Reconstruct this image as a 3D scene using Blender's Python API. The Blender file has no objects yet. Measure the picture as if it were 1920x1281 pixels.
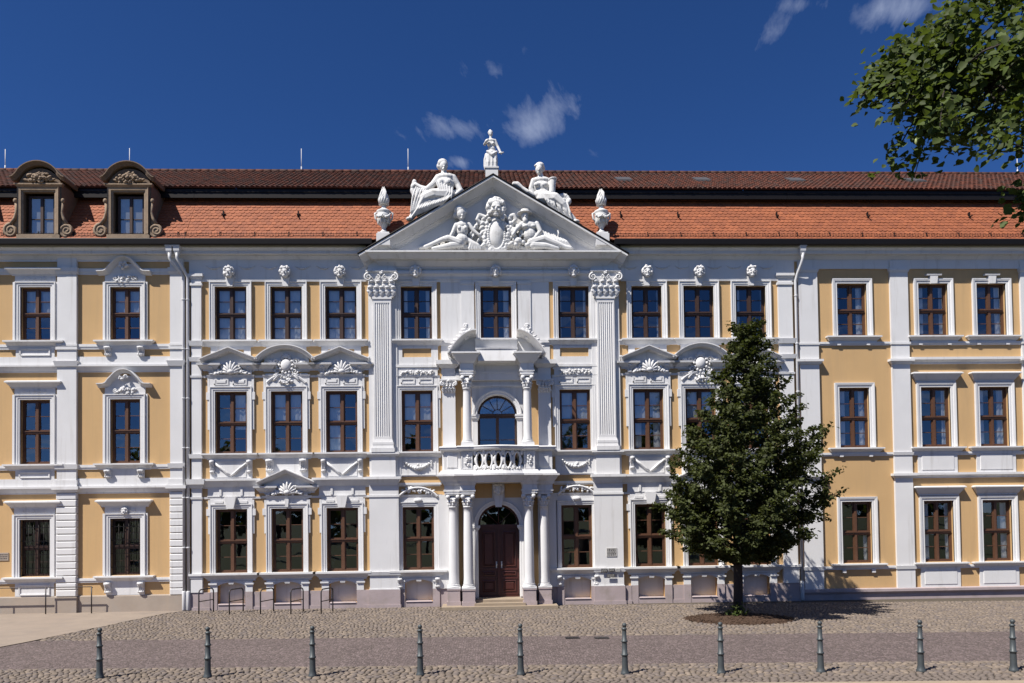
import bpy, bmesh, math, random
import numpy as np
from mathutils import Vector, Matrix

random.seed(7)
rng = np.random.default_rng(11)
SC = bpy.context.scene
COL = SC.collection
rad = math.radians

# ---------------------------------------------------------------- camera
CAM_F, CAM_PP = 1400.0, 932.94            # focal length and principal row of the 1920 px wide picture
_yaw, _pit, _rol = rad(2.0934), rad(1.4156), rad(-0.7393)
C_FWD = Vector((math.sin(_yaw) * math.cos(_pit), math.cos(_yaw) * math.cos(_pit), math.sin(_pit)))
_r = Vector((math.cos(_yaw), -math.sin(_yaw), 0)); _u = _r.cross(C_FWD)
C_R = _r * math.cos(_rol) + _u * math.sin(_rol)
C_U = _u * math.cos(_rol) - _r * math.sin(_rol)
C_POS = Vector((-0.53, -29.0, 3.45))
cam_d = bpy.data.cameras.new('camera'); cam = bpy.data.objects.new('camera', cam_d); COL.objects.link(cam)
cam_d.sensor_width = 36; cam_d.lens = 36 * CAM_F / 1920; cam_d.clip_start = 0.2; cam_d.clip_end = 3000
cam_d.shift_y = (CAM_PP - 640.5) / 1920
cam.matrix_world = Matrix(((C_R.x, C_U.x, -C_FWD.x, C_POS.x), (C_R.y, C_U.y, -C_FWD.y, C_POS.y), (C_R.z, C_U.z, -C_FWD.z, C_POS.z), (0, 0, 0, 1)))
SC.camera = cam

def ray(px, py):
    return C_FWD + C_R * ((px - 960) / CAM_F) - C_U * ((py - CAM_PP) / CAM_F)
def P(px, py, Y=0.0):
    """measured picture position -> (x, z) on the vertical plane at depth Y"""
    d = ray(px, py); t = (Y - C_POS.y) / d.y
    p = C_POS + d * t
    return p.x, p.z

# ---------------------------------------------------------------- sun, sky, exposure
SUN = Vector((1.3, 1.0, -2.3)).normalized()          # direction the light travels
sun_d = bpy.data.lights.new('sun', 'SUN'); sun_d.energy = 5.0; sun_d.angle = rad(0.53); sun_d.color = (1.0, 0.95, 0.88)
sun = bpy.data.objects.new('sun', sun_d); COL.objects.link(sun)
sun.rotation_euler = SUN.to_track_quat('-Z', 'Y').to_euler(); sun.location = (-30, -40, 60)

W = bpy.data.worlds.new('World'); SC.world = W; W.use_nodes = True
wn, wl = W.node_tree.nodes, W.node_tree.links
wn.clear()
w_out = wn.new('ShaderNodeOutputWorld'); w_bg = wn.new('ShaderNodeBackground'); w_bg.inputs['Strength'].default_value = 0.085
sky = wn.new('ShaderNodeTexSky'); sky.sky_type = 'NISHITA'; sky.sun_disc = False
sky.sun_elevation = math.asin(-SUN.z); sky.sun_rotation = math.atan2(-SUN.x, -SUN.y)
sky.altitude = 2500; sky.air_density = 0.8; sky.dust_density = 0.1; sky.ozone_density = 5.0
hsv = wn.new('ShaderNodeHueSaturation'); hsv.inputs['Saturation'].default_value = 1.12; hsv.inputs['Value'].default_value = 0.67
pol = wn.new('ShaderNodeMix'); pol.data_type = 'RGBA'; pol.blend_type = 'MULTIPLY'; pol.inputs['Factor'].default_value = 1.0   # polarised, deeper blue
wl.new(sky.outputs[0], pol.inputs['A']); pol.inputs['B'].default_value = (0.95, 0.99, 1.22, 1); wl.new(pol.outputs['Result'], hsv.inputs['Color'])
# thin wisps of high cloud on a flat cloud deck (direction divided by its height)
tc = wn.new('ShaderNodeTexCoord'); sep = wn.new('ShaderNodeSeparateXYZ'); wl.new(tc.outputs['Generated'], sep.inputs[0])
def wmath(op, a, b=None):
    n = wn.new('ShaderNodeMath'); n.operation = op
    for i, v in enumerate((a, b)):
        if v is None: continue
        if isinstance(v, (int, float)): n.inputs[i].default_value = v
        else: wl.new(v, n.inputs[i])
    return n.outputs[0]
zc = wmath('MAXIMUM', sep.outputs[2], 0.05)
comb = wn.new('ShaderNodeCombineXYZ'); wl.new(wmath('DIVIDE', sep.outputs[0], zc), comb.inputs[0]); wl.new(wmath('DIVIDE', sep.outputs[1], zc), comb.inputs[1])
def cloud_mask(px, py, wpx, hpx):
    """soft patch of the deck round the cloud measured at px, py"""
    d = ray(px, py).normalized()
    c = Vector((d.x / d.z, d.y / d.z))
    d2 = ray(px + wpx, py).normalized(); d3 = ray(px, py - hpx).normalized()
    a = 1.25 * max(0.02, abs(d2.x / d2.z - c.x)); b = 1.25 * max(0.02, abs(d3.y / d3.z - c.y))
    ux = wmath('MULTIPLY', wmath('SUBTRACT', comb.outputs[0].node.inputs[0].links[0].from_socket, c.x), 1 / a)
    uy = wmath('MULTIPLY', wmath('SUBTRACT', comb.outputs[0].node.inputs[1].links[0].from_socket, c.y), 1 / b)
    r2 = wmath('ADD', wmath('MULTIPLY', ux, ux), wmath('MULTIPLY', uy, uy))
    return wmath('POWER', wmath('DIVIDE', 1.0, wmath('ADD', 1.0, wmath('MULTIPLY', r2, 1.1))), 2.0)
msum = None
for args in ((1005, 228, 75, 55, 1.0), (850, 245, 80, 35, .8), (925, 125, 55, 45, .7), (1440, 60, 45, 60, .55), (1500, 10, 60, 25, .6), (1690, 15, 90, 45, 1.0), (860, 305, 45, 18, .7), (1090, 290, 45, 22, .4)):
    m = wmath('MULTIPLY', cloud_mask(*args[:4]), args[4])
    msum = m if msum is None else wmath('MAXIMUM', msum, m)
ns = wn.new('ShaderNodeTexNoise'); ns.inputs['Scale'].default_value = 7.5; ns.inputs['Detail'].default_value = 12; ns.inputs['Roughness'].default_value = 0.62; ns.inputs['Distortion'].default_value = 0.25
cmp_ = wn.new('ShaderNodeMapping'); cmp_.inputs['Rotation'].default_value = (0, 0, rad(-50)); cmp_.inputs['Scale'].default_value = (1.0, 0.45, 1.0); wl.new(comb.outputs[0], cmp_.inputs['Vector']); cm2 = wn.new('ShaderNodeMapping'); cm2.inputs['Scale'].default_value = (1.0, 2.0, 1.0); wl.new(cmp_.outputs[0], cm2.inputs['Vector']); wl.new(cm2.outputs[0], ns.inputs['Vector'])
ng = wn.new('ShaderNodeTexNoise'); ng.inputs['Scale'].default_value = 0.5; ng.inputs['Detail'].default_value = 3
wl.new(comb.outputs[0], ng.inputs['Vector'])
gen = wmath('MINIMUM', wmath('MULTIPLY', wmath('MAXIMUM', wmath('SUBTRACT', ng.outputs[0], 0.47), 0.0), 6.0), 0.9)
behind = wmath('GREATER_THAN', 0.0, sep.outputs[1])            # more of the same wisps over the rest of the sky
msum = wmath('MAXIMUM', msum, wmath('MULTIPLY', gen, behind))
wisp = wmath('MINIMUM', wmath('MULTIPLY', wmath('MAXIMUM', wmath('SUBTRACT', wmath('ADD', wmath('MULTIPLY', ns.outputs[0], 1.7), wmath('MULTIPLY', msum, 0.84)), 1.20), 0.0), 0.55), 0.38)
cmix = wn.new('ShaderNodeMix'); cmix.data_type = 'RGBA'
wl.new(wisp, cmix.inputs['Factor']); wl.new(hsv.outputs[0], cmix.inputs['A']); cmix.inputs['B'].default_value = (5.2, 5.8, 7.2, 1)
wl.new(cmix.outputs['Result'], w_bg.inputs['Color']); wl.new(w_bg.outputs[0], w_out.inputs['Surface'])

SC.view_settings.view_transform = 'Standard'; SC.view_settings.look = 'None'
SC.view_settings.exposure = 0.63; SC.view_settings.gamma = 1.0; SC.view_settings.use_curve_mapping = False
SC.render.engine = 'CYCLES'
SC.cycles.use_denoising = True; SC.cycles.max_bounces = 8; SC.cycles.transparent_max_bounces = 12
SC.cycles.caustics_reflective = False; SC.cycles.caustics_refractive = False

# ---------------------------------------------------------------- materials
def srgb(r, g, b):
    f = lambda c: (c / 255 / 12.92) if c / 255 <= 0.04045 else ((c / 255 + 0.055) / 1.055) ** 2.4
    return (f(r), f(g), f(b), 1)
MATS = {}
def mat(name, col, rough=0.8, var=0.08, scale=3.0, bump=0.0, bscale=40.0, metal=0.0, island=0.0, spec=0.3, col2=None, c2scale=0.6, c2lo=0.5, c2hi=0.7, streak=False, islcol=None, warp=0.0):
    m = bpy.data.materials.new(name); m.use_nodes = True; MATS[name] = m
    nt = m.node_tree; N, L = nt.nodes, nt.links
    b = N['Principled BSDF']; b.inputs['Roughness'].default_value = rough; b.inputs['Metallic'].default_value = metal
    b.inputs['Specular IOR Level'].default_value = spec
    g = N.new('ShaderNodeNewGeometry')
    n1 = N.new('ShaderNodeTexNoise'); n1.inputs['Scale'].default_value = scale; n1.inputs['Detail'].default_value = 6; n1.inputs['Roughness'].default_value = .6
    L.new(g.outputs['Position'], n1.inputs['Vector'])
    base = N.new('ShaderNodeMix'); base.data_type = 'RGBA'
    base.inputs['A'].default_value = tuple(max(0, c * (1 - 2.2 * var)) for c in col[:3]) + (1,)
    base.inputs['B'].default_value = tuple(min(1, c * (1 + 1.6 * var)) for c in col[:3]) + (1,)
    L.new(n1.outputs[0], base.inputs['Factor'])
    cur = base.outputs['Result']
    if col2:
        n2 = N.new('ShaderNodeTexNoise'); n2.inputs['Scale'].default_value = c2scale; n2.inputs['Detail'].default_value = 8; n2.inputs['Roughness'].default_value = .65
        if streak:
            mp = N.new('ShaderNodeMapping'); mp.inputs['Scale'].default_value = (4.5, 4.5, 0.32); L.new(g.outputs['Position'], mp.inputs['Vector']); L.new(mp.outputs[0], n2.inputs['Vector'])
        else: L.new(g.outputs['Position'], n2.inputs['Vector'])
        rp = N.new('ShaderNodeMapRange'); rp.inputs['From Min'].default_value = c2lo; rp.inputs['From Max'].default_value = c2hi; L.new(n2.outputs[0], rp.inputs['Value'])
        mx = N.new('ShaderNodeMix'); mx.data_type = 'RGBA'; L.new(rp.outputs[0], mx.inputs['Factor']); L.new(cur, mx.inputs['A']); mx.inputs['B'].default_value = col2
        cur = mx.outputs['Result']
    if island:
        mr = N.new('ShaderNodeMapRange'); mr.inputs['To Min'].default_value = 1 - island; mr.inputs['To Max'].default_value = 1 + island
        L.new(g.outputs['Random Per Island'], mr.inputs['Value'])
        hv = N.new('ShaderNodeHueSaturation'); L.new(cur, hv.inputs['Color']); L.new(mr.outputs[0], hv.inputs['Value'])
        cur = hv.outputs[0]
        if islcol:
            wnz = N.new('ShaderNodeTexWhiteNoise'); wnz.noise_dimensions = '1D'; L.new(g.outputs['Random Per Island'], wnz.inputs['W'])
            pw = N.new('ShaderNodeMath'); pw.operation = 'POWER'; L.new(wnz.outputs[0], pw.inputs[0]); pw.inputs[1].default_value = 2.0
            mi = N.new('ShaderNodeMix'); mi.data_type = 'RGBA'; L.new(pw.outputs[0], mi.inputs['Factor']); L.new(cur, mi.inputs['A']); mi.inputs['B'].default_value = islcol
            cur = mi.outputs['Result']
    L.new(cur, b.inputs['Base Color'])
    if bump:
        nb = N.new('ShaderNodeTexNoise'); nb.inputs['Scale'].default_value = bscale; nb.inputs['Detail'].default_value = 5
        L.new(g.outputs['Position'], nb.inputs['Vector'])
        bp = N.new('ShaderNodeBump'); bp.inputs['Strength'].default_value = bump; bp.inputs['Distance'].default_value = 0.02
        L.new(nb.outputs[0], bp.inputs['Height']); L.new(bp.outputs[0], b.inputs['Normal'])
    return m
M_white = mat('white_stucco', (0.655, 0.65, 0.648), .85, .05, .9, .12, 55, col2=(0.47, 0.455, 0.435, 1), c2scale=1.0, c2lo=.54, c2hi=.80, streak=True)
M_yellow = mat('yellow_stucco', (0.540, 0.352, 0.170), .9, .07, .45, .18, 60, col2=(0.475, 0.315, 0.160, 1), c2scale=.9, c2lo=.48, c2hi=.72, streak=True)
M_pink = mat('pink_plinth', (0.38, 0.315, 0.315), .88, .10, 1.5, .2, 40, col2=(0.29, 0.245, 0.225, 1), c2scale=2.0)
M_beige = mat('beige_plinth', (0.36, 0.30, 0.245), .9, .10, 1.5, .2, 40, col2=(0.33, 0.29, 0.25, 1), c2scale=1.2)
M_tile = mat('clay_tile', (0.285, 0.093, 0.042), .75, .12, 1.2, .15, 60, island=.11, islcol=(0.22, 0.072, 0.036, 1))
M_tile_old = mat('weathered_tile', (0.082, 0.024, 0.012), .8, .15, 3, .2, 50, island=.3, islcol=(0.045, 0.024, 0.018, 1))
M_stone = mat('brown_sandstone', (0.19, 0.135, 0.095), .9, .18, 5, .35, 35, col2=(0.14, 0.105, 0.08, 1), c2scale=3.0)
M_gutter = mat('dark_gutter', (0.014, 0.012, 0.012), .5, .1, 4, metal=.4)
M_zinc = mat('zinc_pipe', (0.55, 0.55, 0.56), .5, .06, 4)
M_wood = mat('brown_window_wood', (0.105, 0.050, 0.028), .5, .15, 9, spec=.4)
M_dwood = mat('dark_window_wood', (0.050, 0.026, 0.018), .5, .15, 9, spec=.4)
M_door = mat('oxblood_door', (0.060, 0.015, 0.011), .42, .18, 6, spec=.5)
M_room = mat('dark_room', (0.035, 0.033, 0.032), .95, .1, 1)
M_curtain = mat('curtain', (0.82, 0.82, 0.81), .95, .06, 5)
M_iron = mat('bollard_iron', (0.075, 0.085, 0.088), .5, .12, 12, .1, 80, metal=.3)
M_steel = mat('rack_steel', (0.055, 0.05, 0.05), .45, .1, 10, metal=.5)
M_cobble = mat('cobble_stone', (0.185, 0.148, 0.116), .85, .15, 14, .3, 70, island=.26, islcol=(0.125, 0.105, 0.098, 1))
M_joint = mat('sandy_joint', (0.085, 0.070, 0.052), .95, .2, 8, .3, 60)
M_path = mat('sandy_path', (0.255, 0.208, 0.168), .92, .10, 1.2, .15, 60, col2=(0.205, 0.170, 0.145, 1), c2scale=.9)
M_kerb = mat('granite_kerb', (0.30, 0.24, 0.175), .88, .10, 5, .2, 60, island=.1)
M_soil = mat('mulch_soil', (0.07, 0.042, 0.027), .98, .3, 18, .8, 40)
M_ground = mat('square_lawn', (0.055, 0.060, 0.026), .95, .15, .5, .2, 30)
M_bark = mat('bark', (0.045, 0.036, 0.030), .95, .25, 14, .8, 30)
M_plaque = mat('pale_plaque', (0.50, 0.49, 0.47), .5, .03, 5)
M_sculpt = mat('weathered_statuary', (0.64, 0.635, 0.625), .85, .08, 5, .25, 45, col2=(0.44, 0.43, 0.41, 1), c2scale=3.5, c2lo=.52, c2hi=.70)
M_pale = mat('pale_sandstone', (0.29, 0.215, 0.15), .9, .15, 6, .35, 35, col2=(0.20, 0.15, 0.11, 1), c2scale=4.0)
M_lead = mat('lead_hatch', (0.07, 0.068, 0.072), .6, .1, 5)
M_bract = mat('pale_bract', (0.30, 0.34, 0.14), .7, .1, 5)
M_ink = mat('dark_lettering', (0.05, 0.045, 0.045), .7, .02, 5)

def leafmat(name, col, trans, isl=.3):
    m = mat(name, col, .6, .12, 4, island=isl, spec=.18)
    nt = m.node_tree; N, L = nt.nodes, nt.links
    b = N['Principled BSDF']; out = N['Material Output']
    t = N.new('ShaderNodeBsdfTranslucent'); t.inputs['Color'].default_value = trans
    mx = N.new('ShaderNodeMixShader'); mx.inputs[0].default_value = .3
    L.new(b.outputs[0], mx.inputs[1]); L.new(t.outputs[0], mx.inputs[2]); L.new(mx.outputs[0], out.inputs['Surface'])
    return m
M_leaf = leafmat('hornbeam_leaf', (0.052, 0.062, 0.020, 1), (0.085, 0.105, 0.015, 1), .45)
M_lime = leafmat('linden_leaf', (0.058, 0.080, 0.022, 1), (0.12, 0.165, 0.02, 1), .45)

def glassmat(name, refl, tint):
    m = bpy.data.materials.new(name); m.use_nodes = True; nt = m.node_tree; N, L = nt.nodes, nt.links
    N.remove(N['Principled BSDF']); out = N['Material Output']
    gl = N.new('ShaderNodeBsdfGlossy'); gl.inputs['Roughness'].default_value = .015; gl.inputs['Color'].default_value = (.92, .96, 1, 1)
    tr = N.new('ShaderNodeBsdfTransparent'); tr.inputs['Color'].default_value = tint
    fr = N.new('ShaderNodeLayerWeight'); fr.inputs['Blend'].default_value = .25
    ad = N.new('ShaderNodeMath'); ad.operation = 'MULTIPLY_ADD'; ad.inputs[1].default_value = .7; ad.inputs[2].default_value = refl; ad.use_clamp = True
    L.new(fr.outputs['Fresnel'], ad.inputs[0])
    # old panes are never quite flat
    g = N.new('ShaderNodeNewGeometry'); nz = N.new('ShaderNodeTexNoise'); nz.inputs['Scale'].default_value = 1.3; nz.inputs['Detail'].default_value = 1.5
    L.new(g.outputs['Position'], nz.inputs['Vector'])
    bp = N.new('ShaderNodeBump'); bp.inputs['Strength'].default_value = .10; bp.inputs['Distance'].default_value = .03; L.new(nz.outputs[0], bp.inputs['Height']); L.new(bp.outputs[0], gl.inputs['Normal'])
    mx = N.new('ShaderNodeMixShader'); L.new(ad.outputs[0], mx.inputs[0]); L.new(tr.outputs[0], mx.inputs[1]); L.new(gl.outputs[0], mx.inputs[2]); L.new(mx.outputs[0], out.inputs['Surface'])
    return m
M_glass = glassmat('window_glass', .14, (.93, .95, .96, 1))

def mosaicmat():
    m = mat('mosaic_sett', (0.150, 0.116, 0.112), .9, .12, .7)
    nt = m.node_tree; N, L = nt.nodes, nt.links; b = N['Principled BSDF']
    g = N.new('ShaderNodeNewGeometry')
    mp = N.new('ShaderNodeMapping'); mp.inputs['Scale'].default_value = (1, .8, 1); L.new(g.outputs['Position'], mp.inputs['Vector'])
    v = N.new('ShaderNodeTexVoronoi'); v.inputs['Scale'].default_value = 15; v.inputs['Randomness'].default_value = .55; L.new(mp.outputs[0], v.inputs['Vector'])
    ve = N.new('ShaderNodeTexVoronoi'); ve.feature = 'DISTANCE_TO_EDGE'; ve.inputs['Scale'].default_value = 15; ve.inputs['Randomness'].default_value = .55; L.new(mp.outputs[0], ve.inputs['Vector'])
    src = b.inputs['Base Color'].links[0].from_socket
    sx = N.new('ShaderNodeSeparateColor'); L.new(v.outputs['Color'], sx.inputs[0])
    mr = N.new('ShaderNodeMapRange'); mr.inputs['To Min'].default_value = .65; mr.inputs['To Max'].default_value = 1.35; L.new(sx.outputs[0], mr.inputs['Value'])
    hv = N.new('ShaderNodeHueSaturation'); L.new(src, hv.inputs['Color']); L.new(mr.outputs[0], hv.inputs['Value'])
    e = N.new('ShaderNodeMapRange'); e.inputs['From Max'].default_value = .10; L.new(ve.outputs['Distance'], e.inputs['Value'])
    mx = N.new('ShaderNodeMix'); mx.data_type = 'RGBA'; L.new(e.outputs[0], mx.inputs['Factor']); mx.inputs['A'].default_value = (.075, .06, .052, 1); L.new(hv.outputs[0], mx.inputs['B'])
    L.new(mx.outputs['Result'], b.inputs['Base Color'])
    bp = N.new('ShaderNodeBump'); bp.inputs['Strength'].default_value = .8; bp.inputs['Distance'].default_value = .012; L.new(e.outputs[0], bp.inputs['Height']); L.new(bp.outputs[0], b.inputs['Normal'])
    return m
M_mosaic = mosaicmat()
# ---------------------------------------------------------------- mesh building helpers
WLOC = {}
class MB:
    def __init__(s): s.v = []; s.f = []; s.sm = []; s.st = []
    def add(s, verts, faces, smooth=False):
        o = len(s.v); s.st.append(o); s.v.extend(verts); s.f.extend([tuple(i + o for i in f) for f in faces]); s.sm.extend([smooth] * len(faces)); return s
    def box(s, x0, x1, y0, y1, z0, z1):
        x0, x1 = min(x0, x1), max(x0, x1); y0, y1 = min(y0, y1), max(y0, y1); z0, z1 = min(z0, z1), max(z0, z1)
        return s.add([(x0, y0, z0), (x1, y0, z0), (x1, y1, z0), (x0, y1, z0), (x0, y0, z1), (x1, y0, z1), (x1, y1, z1), (x0, y1, z1)],
                     [(0, 3, 2, 1), (4, 5, 6, 7), (0, 1, 5, 4), (1, 2, 6, 5), (2, 3, 7, 6), (3, 0, 4, 7)])
    def cbox(s, x0, x1, yf, yb, z0, z1, c=.015):
        """box whose front edges are chamfered"""
        a = [(x0, z0), (x1, z0), (x1, z1), (x0, z1)]; b = [(x0 + c, z0 + c), (x1 - c, z0 + c), (x1 - c, z1 - c), (x0 + c, z1 - c)]
        v = [(x, yb, z) for x, z in a] + [(x, yf + c, z) for x, z in a] + [(x, yf, z) for x, z in b]
        f = [(8, 9, 10, 11)]
        for i in range(4):
            j = (i + 1) % 4; f += [(i, j, 4 + j, 4 + i), (4 + i, 4 + j, 8 + j, 8 + i)]
        f.append((3, 2, 1, 0))
        return s.add(v, f)
    def prism(s, poly, y0, y1):
        """polygon in x, z pushed from y0 (front) to y1"""
        n = len(poly)
        return s.add([(x, y0, z) for x, z in poly] + [(x, y1, z) for x, z in poly],
                     [tuple(range(n)), tuple(range(2 * n - 1, n - 1, -1))] + [(i, i + n, (i + 1) % n + n, (i + 1) % n) for i in range(n)])
    def mould(s, x0, x1, y, layers, back=0.05):
        """stepped and sloped courses on a wall at y: (z0, z1, projection at z0, at z1), returned at both ends"""
        for z0, z1, p0, p1 in layers:
            s.add([(x0 - p0, y - p0, z0), (x1 + p0, y - p0, z0), (x1 + p0, y + back, z0), (x0 - p0, y + back, z0),
                   (x0 - p1, y - p1, z1), (x1 + p1, y - p1, z1), (x1 + p1, y + back, z1), (x0 - p1, y + back, z1)],
                  [(0, 3, 2, 1), (4, 5, 6, 7), (0, 1, 5, 4), (1, 2, 6, 5), (2, 3, 7, 6), (3, 0, 4, 7)])
        return s
    def run(s, x0, x1, y, layers, back=0.05):
        """like mould but cut square at the ends"""
        for z0, z1, p0, p1 in layers:
            s.add([(x0, y - p0, z0), (x1, y - p0, z0), (x1, y + back, z0), (x0, y + back, z0),
                   (x0, y - p1, z1), (x1, y - p1, z1), (x1, y + back, z1), (x0, y + back, z1)],
                  [(0, 3, 2, 1), (4, 5, 6, 7), (0, 1, 5, 4), (1, 2, 6, 5), (2, 3, 7, 6), (3, 0, 4, 7)])
        return s
    def sweep(s, path, prof, caps=True, smooth=False):
        """closed profile (n, y) carried along a path in the x, z plane with mitred corners"""
        n = len(path); m = len(prof); vs = []
        for i, (x, z) in enumerate(path):
            d0 = d1 = None
            if i > 0: d0 = Vector((x - path[i - 1][0], z - path[i - 1][1])).normalized()
            if i < n - 1: d1 = Vector((path[i + 1][0] - x, path[i + 1][1] - z)).normalized()
            d0 = d0 or d1; d1 = d1 or d0
            n0 = Vector((-d0.y, d0.x)); n1 = Vector((-d1.y, d1.x)); mm = (n0 + n1)
            if mm.length < 1e-6: mm = n0
            mm.normalize(); k = 1 / max(.3, mm.dot(n0))
            for a, y in prof: vs.append((x + mm.x * a * k, y, z + mm.y * a * k))
        fs = []
        for i in range(n - 1):
            for j in range(m):
                a = i * m + j; b = i * m + (j + 1) % m
                fs.append((a, b, b + m, a + m))
        s.add(vs, fs, smooth)
        if caps:
            s.f.append(tuple(len(s.v) - n * m + j for j in range(m))[::-1]); s.sm.append(False)
            s.f.append(tuple(len(s.v) - m + j for j in range(m))); s.sm.append(False)
        return s
    def plan(s, outline, layers):
        """courses over a plan outline (open, both ends in the wall): (z0, z1, p0, p1)"""
        n = len(outline)
        def off(p):
            r = []
            for i, (x, y) in enumerate(outline):
                d0 = d1 = None
                if i > 0: d0 = Vector((x - outline[i - 1][0], y - outline[i - 1][1])).normalized()
                if i < n - 1: d1 = Vector((outline[i + 1][0] - x, outline[i + 1][1] - y)).normalized()
                d0 = d0 or d1; d1 = d1 or d0
                n0 = Vector((d0.y, -d0.x)); n1 = Vector((d1.y, -d1.x)); mm = (n0 + n1).normalized(); k = 1 / max(.35, mm.dot(n0))
                r.append((x + mm.x * p * k, y + mm.y * p * k))
            return r
        for z0, z1, p0, p1 in layers:
            a = off(p0); b = off(p1)
            s.add([(x, y, z0) for x, y in a] + [(x, y, z1) for x, y in b],
                  [(i, i + 1, n + i + 1, n + i) for i in range(n - 1)] + [tuple(range(n - 1, -1, -1)), tuple(range(n, 2 * n)), (n - 1, 0, n, 2 * n - 1)])
        return s
    def lathe(s, prof, c, seg=16, smooth=True, axis='z', a0=0.0, a1=2 * math.pi):
        full = abs(a1 - a0 - 2 * math.pi) < 1e-6
        cnt = seg if full else seg + 1; m = len(prof); vs = []
        for k in range(cnt):
            a = a0 + (a1 - a0) * k / seg
            for r, h in prof:
                u, v = r * math.cos(a), r * math.sin(a)
                if axis == 'z': vs.append((c[0] + u, c[1] + v, c[2] + h))
                elif axis == 'y': vs.append((c[0] + u, c[1] + h, c[2] - v))
                else: vs.append((c[0] + h, c[1] + u, c[2] + v))
        fs = []
        for k in range(seg):
            k2 = (k + 1) % cnt
            for j in range(m - 1): fs.append((k * m + j, k2 * m + j, k2 * m + j + 1, k * m + j + 1))
        s.add(vs, fs, smooth)
        if full:
            o = len(s.v) - cnt * m
            if prof[0][0] > 1e-6: s.f.append(tuple(o + k * m for k in range(cnt))[::-1]); s.sm.append(False)
            if prof[-1][0] > 1e-6: s.f.append(tuple(o + k * m + m - 1 for k in range(cnt))); s.sm.append(False)
        return s
    def tube(s, path, r, seg=8, smooth=True):
        path = [Vector(p) for p in path]; n = len(path); rs = r if isinstance(r, (list, tuple)) else [r] * n
        vs = []; up = Vector((0.123, 0.37, 0.91)).normalized(); last = None
        for i, p in enumerate(path):
            d = (path[min(i + 1, n - 1)] - path[max(i - 1, 0)]).normalized()
            a = last - d * last.dot(d) if last else d.cross(up)
            if a.length < 1e-4: a = d.cross(Vector((1, 0, 0)))
            a.normalize(); last = a; b = d.cross(a)
            for k in range(seg):
                t = 2 * math.pi * k / seg; q = p + (a * math.cos(t) + b * math.sin(t)) * rs[i]; vs.append((q.x, q.y, q.z))
        fs = [(i * seg + k, i * seg + (k + 1) % seg, (i + 1) * seg + (k + 1) % seg, (i + 1) * seg + k) for i in range(n - 1) for k in range(seg)]
        s.add(vs, fs, smooth)
        o = len(s.v) - n * seg
        s.f.append(tuple(o + k for k in range(seg))[::-1]); s.sm.append(False)
        s.f.append(tuple(len(s.v) - seg + k for k in range(seg))); s.sm.append(False)
        return s
    def ell(s, c, r, rot=None, nu=8, nv=5, smooth=True):
        if not isinstance(r, (tuple, list)): r = (r, r, r)
        vs = []
        R = rot if rot is None or isinstance(rot, Matrix) else Matrix.Rotation(rot[2], 3, 'Z') @ Matrix.Rotation(rot[1], 3, 'Y') @ Matrix.Rotation(rot[0], 3, 'X')
        pts = [(0, 0, -1)]
        for j in range(1, nv):
            ph = -math.pi / 2 + math.pi * j / nv
            for k in range(nu):
                a = 2 * math.pi * k / nu; pts.append((math.cos(ph) * math.cos(a), math.cos(ph) * math.sin(a), math.sin(ph)))
        pts.append((0, 0, 1))
        for p in pts:
            q = Vector((p[0] * r[0], p[1] * r[1], p[2] * r[2]))
            if R is not None: q = R @ q
            vs.append((c[0] + q.x, c[1] + q.y, c[2] + q.z))
        fs = [(0, 1 + (k + 1) % nu, 1 + k) for k in range(nu)]
        for j in range(nv - 2):
            for k in range(nu):
                a = 1 + j * nu + k; b = 1 + j * nu + (k + 1) % nu; fs.append((a, b, b + nu, a + nu))
        L = len(pts) - 1; o = 1 + (nv - 2) * nu
        fs += [(o + k, o + (k + 1) % nu, L) for k in range(nu)]
        return s.add(vs, fs, smooth)
    def limb(s, p0, r0, p1, r1, seg=8):
        """tapered capsule between two joints"""
        p0, p1 = Vector(p0), Vector(p1); d = p1 - p0; L = max(d.length, 1e-4); d = d / L
        pts = []; rs = []
        for t in (-1, -.75, -.4, 0): pts.append(p0 + d * r0 * t * .98); rs.append(max(r0 * math.sqrt(max(0, 1 - t * t)), r0 * .08))
        for t in (0, .4, .75, 1): pts.append(p1 + d * r1 * t * .98); rs.append(max(r1 * math.sqrt(max(0, 1 - t * t)), r1 * .08))
        return s.tube(pts, rs, seg)
    def mesh(s, name, auto=False):
        me = bpy.data.meshes.new(name); me.from_pydata(s.v, [], s.f)
        if any(s.sm): me.polygons.foreach_set('use_smooth', s.sm)
        me.update(); return me

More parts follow.
